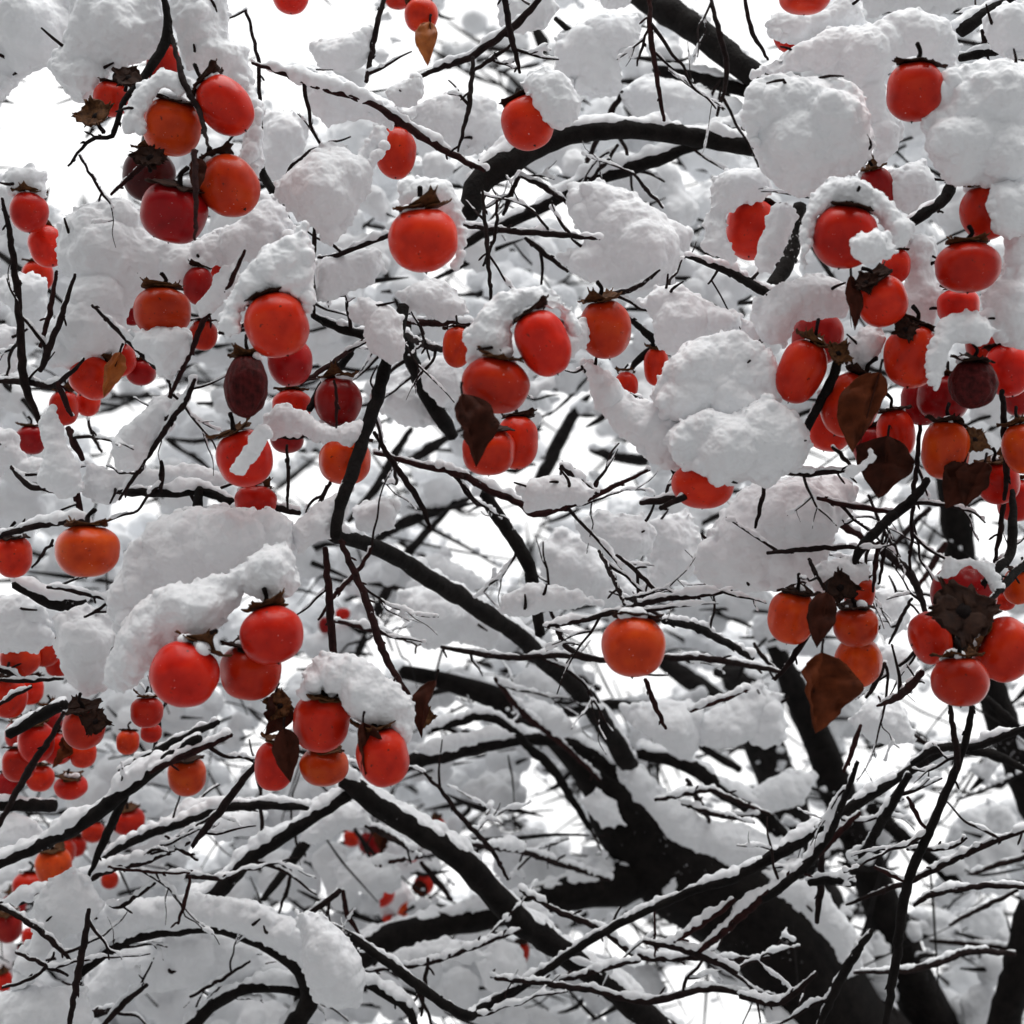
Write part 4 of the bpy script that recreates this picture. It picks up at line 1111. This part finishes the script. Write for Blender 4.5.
def add_wood(key, d0, d1, load, pts, ground=False):
    root = TREES[key]
    n = len(pts)
    W, R = [], []
    tot = sum(math.hypot(pts[i + 1][0] - pts[i][0], pts[i + 1][1] - pts[i][1]) for i in range(n - 1)) + 1e-6
    acc = 0
    for i, (x, y, r) in enumerate(pts):
        if i: acc += math.hypot(x - pts[i - 1][0], y - pts[i - 1][1])
        d = d0 + (d1 - d0) * acc / tot
        W.append(at(x, y, d)); R.append(r * d / FPX)
    # slight depth wander so that no bough lies in one plane
    sd = RNG.uniform(0, 50)
    for i in range(n):
        if 0 < i < n - 1:
            W[i] = W[i] + (W[i] - CAM).normalized() * 0.02 * noise.noise(Vector((i * .8, sd, 0)))
    maxr = max(p[2] for p in pts)
    if key == 'F':
        R[0] *= .45; R[-1] *= .45
    elif maxr < 6:
        R[0] *= .7; R[-1] *= .55
    if ground:
        low = 0 if pts[0][1] > pts[-1][1] else n - 1
        p = W[low]; r = R[low]
        ex = [p + Vector((.02, .01, -(p.z + .2) * f)) for f in (.35, .7, 1.0)]
        er = [r * 1.1, r * 1.25, r * 1.7]
        if low == 0:
            W = ex[::-1] + W; R = er[::-1] + R
        else:
            W = W + ex; R = R + er
    px = (d0 + d1) * .5 / FPX
    step = max(2.5, min(maxr, 9)) * px
    P, RR = spline(W, R, step)
    fr = 1.0 / (px * max(8, maxr * 1.6))
    amp = (1.0 if maxr < 5 else .9) * px
    for i in range(len(P)):
        if 0 < i < len(P) - 1:
            q = P[i] * fr
            P[i] = P[i] + noise.noise_vector(q + Vector((sd, 0, 0))) * amp * 1.6
        RR[i] *= 1 + .16 * noise.noise(P[i] * fr * 1.9 + Vector((0, sd, 0)))
    V, F = [], []
    sides = 7 if maxr < 4 else (11 if maxr < 10 else 22)
    tube(P, RR, sides, V, F, .07 if maxr < 5 else .13, 1.0 / (px * max(7, maxr * 1.3)), sd)
    if maxr < 7 and key == 'A' and d0 < 2.3:            # buds, short spurs and leaf scars along a twig
        L = sum((P[i + 1] - P[i]).length for i in range(len(P) - 1))
        for _ in range(int(L / (26 * px))):
            i = RNG.randrange(1, len(P) - 1)
            dr = (P[i + 1] - P[i - 1]).normalized()
            side = Vector((RNG.uniform(-1, 1), RNG.uniform(-.6, .6), RNG.uniform(-1, 1)))
            side = (side - dr * side.dot(dr)).normalized()
            if RNG.random() < .7:
                ln = RNG.uniform(1.5, 3.5) * px + RR[i]
                S = [P[i], P[i] + (side * .8 + dr * .5).normalized() * ln * .6, P[i] + (side * .7 + dr * .8).normalized() * ln * 1.1]
                tube(S, [1.6 * px, 1.5 * px, .5 * px], 5, V, F)
            else:
                ln = RNG.uniform(6, 16) * px
                v1 = (side + dr * .6).normalized(); v2 = (side + dr * .9 + Vector((0, 0, -.2))).normalized()
                S = [P[i], P[i] + v1 * ln * .5, P[i] + v1 * ln * .5 + v2 * ln * .4, P[i] + v1 * ln * .5 + v2 * ln * .6]
                tube(S, [1.3 * px, 1.1 * px, 1.2 * px, .6 * px], 5, V, F)
    name = 'trunk' if ground and maxr > 16 else ('limb' if maxr >= 8.5 else ('branch' if maxr >= 3.6 else 'twig'))
    off = np.array(root.location[:], dtype=np.float32)
    me = poly_mesh(name, np.asarray(V, dtype=np.float32) - off, F)
    mat = M_FAR if key == 'F' else (M_BARK if maxr >= 5 else (M_TWIG_RED if RNG.random() < .25 else M_TWIG))
    link(name, me, mat, root)
    # snow resting along the upper side
    if key == 'A' and d0 < 2.4 and maxr < 13: GROWN.append((P, RR, px, load))
    load = min(load, 1.15)
    if maxr < 8 and pts[0][0] > 480 and pts[0][1] > 780: load *= .8
    if load > 0 and load < .6: load = min(.75, load + .25)
    if load > 0:
        SP, SR = SNOWPACK[key]
        i = 0.0
        dist = 0
        while int(i) < len(P) - 1:
            k = int(i)
            dr = (P[k + 1] - P[max(k - 1, 0)]).normalized()
            flat = math.sqrt(max(0, 1 - dr.z * dr.z))
            cov = noise.noise(P[k] * (1 / (px * 38)) + Vector((sd, 3, 0))) + .5 * noise.noise(P[k] * (1 / (px * 13)))
            amt = load * (.72 + .8 * cov) * (flat ** 1.5)
            if load > .75: amt = max(amt, .32 * load * flat)
            if amt > .13:
                rs = amt * (3.0 * px + RR[k] * .75) * (RNG.uniform(.85, 1.12) if RR[k] > 4.5 * px else RNG.uniform(.6, 1.35))
                rs = max(rs, 1.5 * px)
                up = Vector((0, 0, 1)) - dr * dr.z
                up.normalize()
                c = P[k].lerp(P[k + 1], i - k) + up * (RR[k] * .75 + rs * .45) + RIGHT * RNG.uniform(-.3, .3) * rs + FWD * RNG.uniform(-.5, .5) * max(rs, RR[k] * .7)
                SP.append(c[:]); SR.append(rs)
                if RR[k] > 5 * px:
                    for s in (-.6, .6):
                        c2 = P[k].lerp(P[k + 1], i - k) + up * (RR[k] * .62 + rs * .3) + FWD * s * RR[k]
                        SP.append(c2[:]); SR.append(rs * RNG.uniform(.7, .95))
            i += RNG.uniform(1.3, 2.4) * px * 1.2 / step


for line in WOOD.strip().splitlines():
    hd, tl = line.split('|')
    key, d0, d1, load = hd.split()
    pts = [tuple(float(v) for v in s.split(',')) for s in tl.split()]
    big = max(p[2] for p in pts)
    gnd = (big >= 16.5 and max(p[1] for p in pts) >= 1024)
    add_wood(key, float(d0), float(d1), float(load), pts, gnd)


def grow_twigs():
    """fine side twigs that leave the digitised wood, with their own snow"""
    rs = random.Random(77)
    V, F = [], []
    SP, SR = SNOWPACK['A']
    fr = [(f[0], f[1], max(f[2], f[3]) + 5, f[5]) for f in FRUITS]

    def shoot(p, dr, px, ln, rad, gen):
        pts, rr = [p], [rad]
        k = max(3, int(ln / rs.uniform(11, 18)))
        d = dr.copy()
        side = d.orthogonal().normalized()
        for j in range(k):
            zig = side * (.28 if j % 2 else -.28)
            d = (d + zig + Vector((rs.gauss(0, .16), rs.gauss(0, .16), rs.gauss(0, .16) + .02))).normalized()
            pts.append(pts[-1] + d * ln / k * px)
            rr.append(rad * (1 - .62 * (j + 1) / k))
        for q in pts:
            x, y, dd = proj(q)
            for fx, fy, fr_, fd in fr:
                if dd < fd + .03 and abs(x - fx) < fr_ and abs(y - fy) < fr_: return 0
        P, R = spline(pts, [a * px for a in rr], 4 * px)
        tube(P, R, 6, V, F, .1, 400)
        sd = rs.uniform(0, 90)
        for j in range(len(P) - 1):
            dv = (P[j + 1] - P[j]).normalized()
            flat = math.sqrt(max(0, 1 - dv.z * dv.z))
            amt = (.85 + .9 * noise.noise(P[j] * (1 / (px * 20)) + Vector((sd, 0, 0)))) * flat
            if amt > .35:
                for h in (0, .5):
                    rs_ = amt * 2.5 * px * rs.uniform(.6, 1.35)
                    c = P[j].lerp(P[j + 1], h) + Vector((0, 0, 1)) * (R[j] * .7 + rs_ * .5) + FWD * rs.uniform(-.4, .4) * rs_
                    SP.append(c[:]); SR.append(max(rs_, 1.4 * px))
        if gen < 2:
            for j in range(1, k):
                if rs.random() < (.34 if gen == 0 else .2):
                    d0 = (pts[j] - pts[j - 1]).normalized()
                    s0 = (RIGHT * rs.uniform(-1, 1) + UPV * rs.uniform(-1, 1) + FWD * rs.uniform(-.5, .5))
                    shoot(pts[j], (d0 * .6 + s0 * .8).normalized(), px, ln * rs.uniform(.3, .6), rr[j] * .75, gen + 1)
        return 1

    for P, R, px, load in GROWN:
        L = sum((P[i + 1] - P[i]).length for i in range(len(P) - 1)) / px
        x, y, _d = proj(P[len(P) // 2])
        rate = (1 / 230 if x > 500 and y > 700 else 1 / 64) if y > 540 else 1 / 66
        for _ in range(int(L * rate + rs.random())):
            i = rs.randrange(0, len(P) - 1)
            dr = (P[i + 1] - P[i]).normalized()
            if rs.random() < .25: dr = -dr
            s0 = RIGHT * rs.uniform(-1, 1) + UPV * rs.uniform(-.9, 1) + FWD * rs.uniform(-.25, .8)
            s0 = (s0 - dr * s0.dot(dr)).normalized()
            shoot(P[i], (dr * .75 + s0 * .8).normalized(), px, rs.uniform(32, 115), min(R[i] / px * .8, rs.uniform(1.3, 2.5)), 0)
    o = link('twig', poly_mesh('twig', np.asarray(V, dtype=np.float32) - np.array(TREES['A'].location[:], dtype=np.float32), F), M_TWIG, TREES['A'])
    o['kind'] = 'stuff'


grow_twigs()

# snow caught on the shoulders of the fruit
def crusts():
    rs = random.Random(5)
    SP, SR = SNOWPACK['A']
    for x, y, rx, ry, ang, d, key, lab in FRUITS:
        if max(rx, ry) < 14 or rs.random() < .2: continue
        px = d / FPX
        X, Y, Z = frame(ang, -.2)
        c = at(x, y, d)
        a0 = rs.uniform(0, 6.28)
        n = rs.randrange(5, 16)
        for _ in range(n):
            a = a0 + rs.gauss(0, .9); th = rs.uniform(.15, .62)
            v = X * (math.sin(th) * math.cos(a) * rx) + Y * (math.sin(th) * math.sin(a) * rx) + Z * (math.cos(th) * ry * .97)
            if v.z < 0: continue
            q = rs.uniform(.07, .24) * rx * px
            SP.append((c + v * px + Vector((0, 0, q * .3)))[:]); SR.append(max(q, 1.6 * px))


def frame(ang, lean):
    a = math.radians(ang)
    z = (UPV * math.cos(a) + RIGHT * math.sin(a)) * math.cos(lean) - FWD * math.sin(lean)
    z.normalize()
    x = FWD.cross(z)
    x = x.normalized() if x.length > 1e-4 else RIGHT.copy()
    y = z.cross(x)
    return x, y, z


crusts()

# ------------------------------------------------------------------ snow bodies near the camera
STUB_V, STUB_F = [], []


def build_snow(label, d, cap, poly, name='snow_clump'):
    sph = pack(poly, rmax=min(cap, 38))
    px = d / FPX
    big = max(s[2] for s in sph)
    P, R = [], []
    for x, y, r in sph:
        z = RNG.uniform(-.45, .45) * max(big - r, (.75 * big if r > 24 else 0)) * px
        P.append(at(x, y, d + z)[:]); R.append(r * px)
        if r > 10:                                   # knobs on the surface
            for _ in range(2):
                v = Vector((RNG.gauss(0, 1), RNG.gauss(0, 1), RNG.gauss(0, 1))).normalized()
                q = RNG.uniform(.28, .45) * r
                c = at(x, y, d + z) + v * (r - q * .78) * px
                # keep the traced outline
                P.append(c[:]); R.append(q * px)
    # crumbs that fray the rim
    m = len(poly)
    for i in range(m):
        a, b = poly[i - 1], poly[i]
        L = math.hypot(b[0] - a[0], b[1] - a[1])
        for _ in range(int(L / 3.6)):
            t = RNG.random()
            rr = RNG.uniform(1.3, 3.8)
            o = RNG.uniform(-4.0, 0.6)
            nx, ny = (b[1] - a[1]) / (L + 1e-6), -(b[0] - a[0]) / (L + 1e-6)
            x, y = a[0] + (b[0] - a[0]) * t, a[1] + (b[1] - a[1]) * t
            if inside(poly, np.array([x + nx * 2]), np.array([y + ny * 2]))[0]: nx, ny = -nx, -ny
            P.append(at(x + nx * o, y + ny * o, d + RNG.uniform(-.1, .1) * big * px)[:]); R.append(rr * px)
    # twig ends that stick out of the snow, and scraps of bark lying on it
    for x, y, r in sph:
        if RNG.random() < .035 and r > 7:
            c0 = at(x, y, d)
            v = (-FWD * RNG.uniform(.5, 1) + RIGHT * RNG.uniform(-1, 1) + UPV * RNG.uniform(-.6, .9)).normalized()
            e = c0 + v * r * px * .9
            w2 = (v * .3 + RIGHT * RNG.uniform(-1, 1) + UPV * RNG.uniform(-.5, 1)).normalized()
            ln = RNG.choice([5, 9, 14, 20, 28]) * px
            S, T = spline([c0, e, e + (v * .4 + w2 * .6) * ln * .5, e + (v * .4 + w2 * .6) * ln * .5 + w2 * ln * .5], [2.0 * px, 1.8 * px, 1.5 * px, .9 * px], 4 * px)
            tube(S, T, 6, STUB_V, STUB_F, .2, 300)
    xs = [p[0] for p in poly]; ys = [p[1] for p in poly]
    c = at(sum(xs) / m, sum(ys) / m, d)
    vox = max(.0013, 1.35 * px)
    o = snow_object(name, P, R, vox, [(.042 * d / 1.5, .016, 2), (.011 * d / 1.5, .0017, 3), (.0038 * d / 1.5, .0019, 1)], M_SNOW, c, 7)
    tag(o, label, 'snow', 'clumps of snow on the boughs')
    return o


for lab, d, cap, poly in SNOW:
    build_snow(lab, d, cap, poly)

stub = link('twig', poly_mesh('twig', np.asarray(STUB_V, dtype=np.float32) - np.array(TREES['A'].location[:], dtype=np.float32), STUB_F), M_TWIG, TREES['A'])
stub['kind'] = 'stuff'

# ------------------------------------------------------------------ far snow laden boughs behind the near ones, with the sky left open
HOLES_IN = []
for h in HOLES:
    hx = sum(p[0] for p in h) / len(h); hy = sum(p[1] for p in h) / len(h)
    f = .82 if hy > 200 else .96
    HOLES_IN.append([(hx + (x - hx) * f, hy + (y - hy) * f) for x, y in h])


def build_far():
    step = 5
    xs = np.arange(-30, 1060, step); ys = np.arange(-30, 1060, step)
    X, Y = np.meshgrid(xs, ys)
    X = X.astype(float); Y = Y.astype(float)
    hole = np.zeros(X.shape, dtype=bool)
    dist = np.full(X.shape, 1e9)
    for h in HOLES_IN:
        hole |= inside(h, X, Y)
        dist = np.minimum(dist, edge_dist(h, X, Y))
    front = np.zeros(X.shape, dtype=bool)
    for lab, d, cap, poly in SNOW:
        front |= inside(poly, X, Y) & (edge_dist(poly, X, Y) > 14)
    todo = ~hole & ~front & (dist > 4)
    rs = np.random.RandomState(3)
    P, R = SNOWPACK['F']
    n = 0
    V, F = [], []
    while n < 850 and todo.sum() > 60:
        idx = np.flatnonzero(todo.ravel())
        k = idx[rs.randint(len(idx))]
        x, y, dd = X.ravel()[k], Y.ravel()[k], dist.ravel()[k]
        r = float(min(max(dd * .95, 7), rs.uniform(26, 50)))
        d = rs.uniform(2.5, 3.9) if y > 420 else rs.uniform(2.2, 3.1)
        px = d / FPX
        ang = rs.normal(0, .45)
        ca, sa = math.cos(ang), math.sin(ang)
        for _ in range(9):
            u = rs.uniform(-.62, .62) * r
            v = rs.uniform(-.3, .34) * r
            q = (rs.uniform(.3, .55)) * r * (1 - .35 * abs(u) / r)
            P.append(at(x + u * ca - v * sa, y + u * sa + v * ca, d + rs.uniform(-.5, .5) * r * px)[:])
            R.append(q * px)
        todo &= ~(np.hypot((X - x), (Y - y)) < r * .56)
        n += 1
        # the far twig that carries it
        if r > 12:
            ln = r * rs.uniform(.9, 1.5)
            rad = rs.uniform(1.3, 3.2)
            dy = r * rs.uniform(.1, .6)
            pts = []
            for t in (-1, -.3, .4, 1):
                pts.append((x + t * ln * ca, y + dy + t * ln * sa + rs.uniform(-5, 5), rad * (1.0 - .25 * t) * (.25 if abs(t) == 1 else 1)))
            W = [at(a, b, d - r * px * rs.uniform(.2, .6)) for a, b, c in pts]
            SPp, SRr = spline(W, [c * px for a, b, c in pts], 10 * px)
            tube(SPp, SRr, 6, V, F, .1, 60)
    # the next tree beyond, out of focus
    n = 0
    while n < 250:
        x, y = rs.uniform(-30, 1054), 1054 * rs.uniform(0, 1) ** .75
        if y < 180 and x < 420: continue
        dh = min(edge_dist(h, np.array([x]), np.array([y]))[0] * (-1 if inside(h, np.array([x]), np.array([y]))[0] else 1) for h in HOLES)
        if dh < 12 and rs.rand() < .58: continue
        n += 1
        r = rs.uniform(14, 38); d = rs.uniform(4.2, 6.0); px = d / FPX
        ang = rs.normal(0, .5); ca, sa = math.cos(ang), math.sin(ang)
        for _ in range(7):
            u = rs.uniform(-.9, .9) * r; v = rs.uniform(-.25, .25) * r; q = rs.uniform(.2, .42) * r
            P.append(at(x + u * ca - v * sa, y + u * sa + v * ca, d + rs.uniform(-.4, .4) * r * px)[:]); R.append(q * px)
        for _ in range(2):
            ln = r * rs.uniform(1, 2.4); rad = rs.uniform(1.0, 3.0); a2 = ang + rs.normal(0, .5)
            W = [at(x + math.cos(a2) * ln * t, y + r * .3 + math.sin(a2) * ln * t + rs.uniform(-6, 6), d - r * px * .6) for t in (-1, -.3, .4, 1)]
            S2, T2 = spline(W, [rad * px * .3, rad * px, rad * px * .9, rad * px * .3], 10 * px)
            tube(S2, T2, 6, V, F, .1, 40)
    # bare far twigs, thickest low in the crown
    for _ in range(420):
        y = 1024 * rs.uniform(0, 1) ** .45
        x = rs.uniform(-20, 1044)
        if y < 560 and rs.rand() < .6: continue
        if any(inside(h, np.array([x]), np.array([y]))[0] for h in HOLES) and rs.rand() < .75: continue
        d = rs.uniform(2.4, 3.9)
        px = d / FPX
        ang = rs.normal(0.1, .75) + (math.pi / 2 if rs.rand() < .22 else 0)
        ln = rs.uniform(45, 150)
        rad = rs.choice([1.3, 1.8, 2.4, 3.4], p=[.35, .35, .2, .1])
        W, RR = [], []
        for t in (-.5, -.15, .2, .5):
            W.append(at(x + math.cos(ang) * ln * t, y + math.sin(ang) * ln * t + rs.uniform(-7, 7), d + rs.uniform(-.05, .05)))
            RR.append(rad * (1 - .7 * (t + .5)) * (.4 if t == -.5 else 1) * px)
        SPp, SRr = spline(W, RR, 9 * px)
        tube(SPp, SRr, 6, V, F, .1, 60)
        if rs.rand() < .55 and abs(math.sin(ang)) < .75:
            for q in range(0, len(SPp), 1):
                if rs.rand() < .8:
                    rr = (rad * .7 + rs.uniform(.5, 2.2)) * px
                    P.append((SPp[q] + Vector((0, 0, SRr[q] * .7 + rr * .6)))[:]); R.append(rr)
    root = TREES['F']
    me = poly_mesh('twig', np.asarray(V, dtype=np.float32) - np.array(root.location[:], dtype=np.float32), F)
    o = link('twig', me, M_FAR, root)
    o['kind'] = 'stuff'


build_far()
LAB = {'A': 'thin snow lying along the upper sides of the near twigs and boughs',
       'B': 'thin snow on the twigs of the dark slender tree at the right',
       'F': 'blurred snow heaped on the farther boughs behind the fruit'}
for key, vox, amp, mat in (('A', .0019, [(.012, .003, 2)], M_SNOW), ('B', .003, [(.02, .004, 2)], M_SNOW), ('F', .0042, [(.05, .016, 2), (.013, .008, 2)], M_SNOW_FAR)):
    P, R = SNOWPACK[key]
    o = snow_object('snow', P, R, vox, amp, mat, TREES[key].location.copy(), 3)
    tag(o, LAB[key], 'snow', kind='stuff')
bake_pending()


# ------------------------------------------------------------------ persimmons
def fruit_mesh(seed, square, shoulder, lobes, wrinkle=0.0):
    rs = random.Random(seed)
    nu, nv = 56, 36
    V, F = [], []
    ph = [rs.uniform(0, 6.28) for _ in range(6)]
    ox = Vector((seed * 7.3, 0, 0))
    for j in range(nv + 1):
        th = math.pi * j / nv                       # 0 = calyx end
        e = 2.0 / square
        c, s = math.cos(th), math.sin(th)
        z = math.copysign(abs(c) ** e, c)
        rad = abs(s) ** e
        if z > 0: rad *= 1 + shoulder * z * (1 - z)
        if th < .55: z -= .16 * (1 - th / .55) ** 1.5            # dimple under the calyx
        for i in range(nu):
            an = 2 * math.pi * i / nu
            k = 1 + lobes * math.cos(4 * an + ph[0]) * abs(s) ** 2 + .018 * math.cos(2 * an + ph[1]) + .012 * math.cos(3 * an + ph[2])
            p = Vector((rad * k * math.cos(an), rad * k * math.sin(an), z))
            k2 = 1 + .035 * noise.noise(p * 1.5 + ox)
            if wrinkle:
                k2 += wrinkle * (abs(math.sin(an * 9 + 2.2 * noise.noise(p * 2 + ox))) - .6) * abs(s) + wrinkle * .8 * noise.noise(p * 3.2 + ox)
            V.append((p * k2)[:])
    for j in range(nv):
        for i in range(nu):
            i2 = (i + 1) % nu
            F.append((j * nu + i, (j + 1) * nu + i, (j + 1) * nu + i2, j * nu + i2))
    me = poly_mesh('flesh', V, F)
    bm = bmesh.new(); bm.from_mesh(me)
    bmesh.ops.remove_doubles(bm, verts=bm.verts, dist=1e-4)
    bm.to_mesh(me); bm.free()
    return me


def calyx_mesh(seed, curl, size, torn=.12):
    """four leathery lobes on a small disc"""
    rs = random.Random(seed)
    bm = bmesh.new()
    for q in range(4):
        a0 = q * math.pi / 2 + rs.uniform(-.15, .15)
        ln = size * rs.uniform(.85, 1.15); w = size * .80 * rs.uniform(.85, 1.1); cu = curl * rs.uniform(.5, 1.5)
        bend = rs.uniform(-.2, .2)
        rows = []
        nu, nv = 7, 8
        for j in range(nv + 1):
            t = j / nv
            row = []
            half = w * (math.sin(min(1, t * 1.05 + .18) * math.pi * .93) ** .8) * (1 - .25 * t)
            for i in range(nu + 1):
                s = -1 + 2 * i / nu
                rr = .06 + ln * t
                edge = torn * noise.noise(Vector((seed * 3.1 + q * 5, t * 6, s * 4)))
                x = rr + edge * t
                y = s * max(half, .03) * (1 + edge) + bend * t * t
                z = .03 - .40 * t * t * ln + cu * t ** 2.2 + .22 * cu * s * s * t + .10 * noise.noise(Vector((x * 3, y * 3, seed + q)))
                ca, sa = math.cos(a0), math.sin(a0)
                row.append(bm.verts.new((x * ca - y * sa, x * sa + y * ca, z)))
            rows.append(row)
        for j in range(nv):
            for i in range(nu):
                bm.faces.new((rows[j][i], rows[j][i + 1], rows[j + 1][i + 1], rows[j + 1][i]))
    bmesh.ops.recalc_face_normals(bm, faces=bm.faces)
    thicken(bm, .035)
    me = bpy.data.meshes.new('calyx')
    bm.to_mesh(me); bm.free()
    return me


def stalk_mesh(seed):
    rs = random.Random(seed)
    V, F = [], []
    P = [Vector((0, 0, -.05)), Vector((.01, 0, .18)), Vector((rs.uniform(-.1, .1), rs.uniform(-.1, .1), .42)), Vector((rs.uniform(-.25, .25), rs.uniform(-.25, .25), .68))]
    A, B = spline(P, [.16, .09, .075, .085], .08)
    tube(A, B, 8, V, F, .15, 8)
    return poly_mesh('stalk', V, F)


def tip_mesh():
    V, F = [], []
    P = [Vector((0, 0, .06)), Vector((0, 0, 0)), Vector((.01, 0, -.035)), Vector((.02, .01, -.085))]
    tube(P, [.075, .065, .03, .012], 9, V, F, .3, 20)
    return poly_mesh('blossom_tip', V, F)


FRUIT_ME = [fruit_mesh(1, 2.25, .10, .018), fruit_mesh(2, 2.15, .06, .012), fruit_mesh(3, 2.4, .12, .03), fruit_mesh(4, 2.1, .02, .01), fruit_mesh(5, 2.3, .14, .022)]
WITHER_ME = [fruit_mesh(11, 2.0, .0, .03, .05), fruit_mesh(12, 1.9, -.05, .03, .06)]
CALYX_ME = [calyx_mesh(21, .50, .84, .07), calyx_mesh(22, .22, .92, .08), calyx_mesh(23, .68, .80, .09), calyx_mesh(24, .36, .88, .07)]
STALK_ME = [stalk_mesh(31), stalk_mesh(32), stalk_mesh(33)]
TIP_ME = tip_mesh()
for me in FRUIT_ME: me.materials.append(M_FRUIT)
for me in WITHER_ME: me.materials.append(M_WITHER)
for i, me in enumerate(CALYX_ME): me.materials.append(M_CALYX if i % 2 == 0 else M_CALYX_DARK)
for me in STALK_ME: me.materials.append(M_TWIG)
TIP_ME.materials.append(M_TIP)
for me in FRUIT_ME + WITHER_ME + CALYX_ME + STALK_ME + [TIP_ME]:
    me.polygons.foreach_set('use_smooth', np.ones(len(me.polygons), dtype=bool))

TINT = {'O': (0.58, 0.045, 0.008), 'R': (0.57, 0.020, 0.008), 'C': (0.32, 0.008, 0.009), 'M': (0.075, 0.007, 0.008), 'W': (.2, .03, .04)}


def frame(ang, lean):
    a = math.radians(ang)
    z = (UPV * math.cos(a) + RIGHT * math.sin(a)) * math.cos(lean) - FWD * math.sin(lean)
    z.normalize()
    x = FWD.cross(z)
    x = x.normalized() if x.length > 1e-4 else RIGHT.copy()
    y = z.cross(x)
    return x, y, z


def build_fruit(k, x, y, rx, ry, ang, d, key, label):
    px = d / FPX
    rs = random.Random(900 + k)
    root = empty('persimmon', at(x, y, d))
    lean = rs.uniform(-.32, .30)
    X, Y, Z = frame(ang, lean)
    spin = rs.uniform(0, 6.28)
    X2 = X * math.cos(spin) + Y * math.sin(spin)
    Y2 = Z.cross(X2)
    root.rotation_euler = Matrix((X2, Y2, Z)).transposed().to_euler()
    horiz = abs(math.sin(math.radians(ang))) > .7
    wide, tall = (ry, rx) if horiz else (rx, ry)
    root.scale = (wide * px * .95, wide * px * .95, tall * px * .97)
    tag(root, label, 'persimmon', 'persimmons on the snowy boughs')
    small = max(rx, ry) < 11
    if key == 'W':
        b = link('flesh', WITHER_ME[k % 2], None, root, False)
    else:
        b = link('flesh', FRUIT_ME[k % 5], None, root, False)
        t = TINT[key]
        v = rs.uniform(.74, 1.16); h = rs.uniform(.75, 1.4)
        b.color = (min(t[0] * v, .86), t[1] * v * h, t[2] * v, 1)
    if small: return
    c = link('calyx', CALYX_ME[rs.randrange(4)], None, root, False)
    c.location = (0, 0, .93); c.rotation_euler = (0, 0, rs.uniform(0, 1.57))
    s = link('stalk', STALK_ME[rs.randrange(3)], None, root, False)
    s.location = (0, 0, .92); s.rotation_euler = (0, 0, rs.uniform(0, 6.28))
    if key != 'W':
        t = link('blossom_tip', TIP_ME, None, root, False)
        t.location = (0, 0, -.985)


for k, f in enumerate(FRUITS):
    build_fruit(k, *f)


# ------------------------------------------------------------------ leaves and empty calyxes
def build_leaf(k, x0, y0, x1, y1, w, d, tone, label):
    rs = random.Random(500 + k)
    px = d / FPX
    a, b = at(x0, y0, d), at(x1, y1, d - .2 * w * px)
    root = empty('dry_leaf', a)
    ax = (b - a); L = ax.length; ax.normalize()
    yaw = rs.uniform(-.9, .9)
    side = (RIGHT * math.cos(yaw) + FWD * math.sin(yaw)); side = (side - ax * side.dot(ax)).normalized()
    nrm = ax.cross(side)
    bm = bmesh.new()
    rows = []
    nu, nv = 10, 18
    fold = rs.uniform(-.5, .9); curl = rs.uniform(-.4, .4)
    for j in range(nv + 1):
        t = j / nv
        half = w * px * (math.sin(math.pi * t ** .72) ** .8 * (1.08 - .4 * t ** 3) if 0 < t < 1 else .02 * w * px)
        row = []
        for i in range(nu + 1):
            s = -1 + 2 * i / nu
            e = 1 + .13 * noise.noise(Vector((t * 7, math.copysign(2, s), k * 3.3)))
            p = ax * (t * L) + side * (s * half * e * (1 + .18 * math.copysign(1, s) * math.sin(k * 1.7)) + .12 * L * math.sin(k * 2.3) * math.sin(t * 2.6)) + nrm * (fold * abs(s) * half + curl * math.sin(t * 3.1) * L * .4 + .55 * half * noise.noise(Vector((s * 1.6, t * 4, k))) + .25 * half * noise.noise(Vector((s * 4, t * 9, k))))
            row.append(bm.verts.new(p))
        rows.append(row)
    for j in range(nv):
        for i in range(nu):
            bm.faces.new((rows[j][i], rows[j][i + 1], rows[j + 1][i + 1], rows[j + 1][i]))
    thicken(bm, .0006)
    me = bpy.data.meshes.new('blade'); bm.to_mesh(me); bm.free()
    m = {'D': M_LEAF_DARK, 'B': M_LEAF, 'O': M_LEAF_ORANGE}[tone]
    link('blade', me, m, root)
    V, F = [], []
    P = [ax * (t * L * .97) + nrm * (curl * math.sin(t * 3.1) * L * .4 - .0006) for t in (0, .2, .4, .6, .8, .98)]
    tube(P, [.9 * px, .8 * px, .7 * px, .55 * px, .4 * px, .2 * px], 6, V, F)
    link('midrib', poly_mesh('midrib', V, F), M_LEAF_DARK, root)
    V, F = [], []
    tube([ax * (.01 * L), -ax * (.07 * L) + Vector((0, 0, .002)), -ax * .1 * L + Vector((.001, 0, .005))], [1.3 * px, 1.2 * px, 1.5 * px], 6, V, F)
    link('petiole', poly_mesh('petiole', V, F), M_TWIG, root)
    tag(root, label, 'leaf', 'withered leaves left on the twigs')


for k, f in enumerate(LEAVES):
    build_leaf(k, *f)

for k, (x, y, r, d, roll, label) in enumerate(CALYXES):
    px = d / FPX
    root = empty('dry_calyx', at(x, y, d))
    X, Y, Z = frame(roll, 1.05)
    root.rotation_euler = Matrix((X, Y, Z)).transposed().to_euler()
    root.scale = (r * px * 1.3,) * 3
    tag(root, label, 'calyx', 'dried calyxes on the twigs')
    c = link('lobes', calyx_mesh(60 + k, .35, .66, .3), M_CALYX_DARK if 'dark' in label else M_CALYX, root)
    s = link('stalk', STALK_ME[k % 3], None, root, False)
    s.rotation_euler = (math.pi, 0, 0)
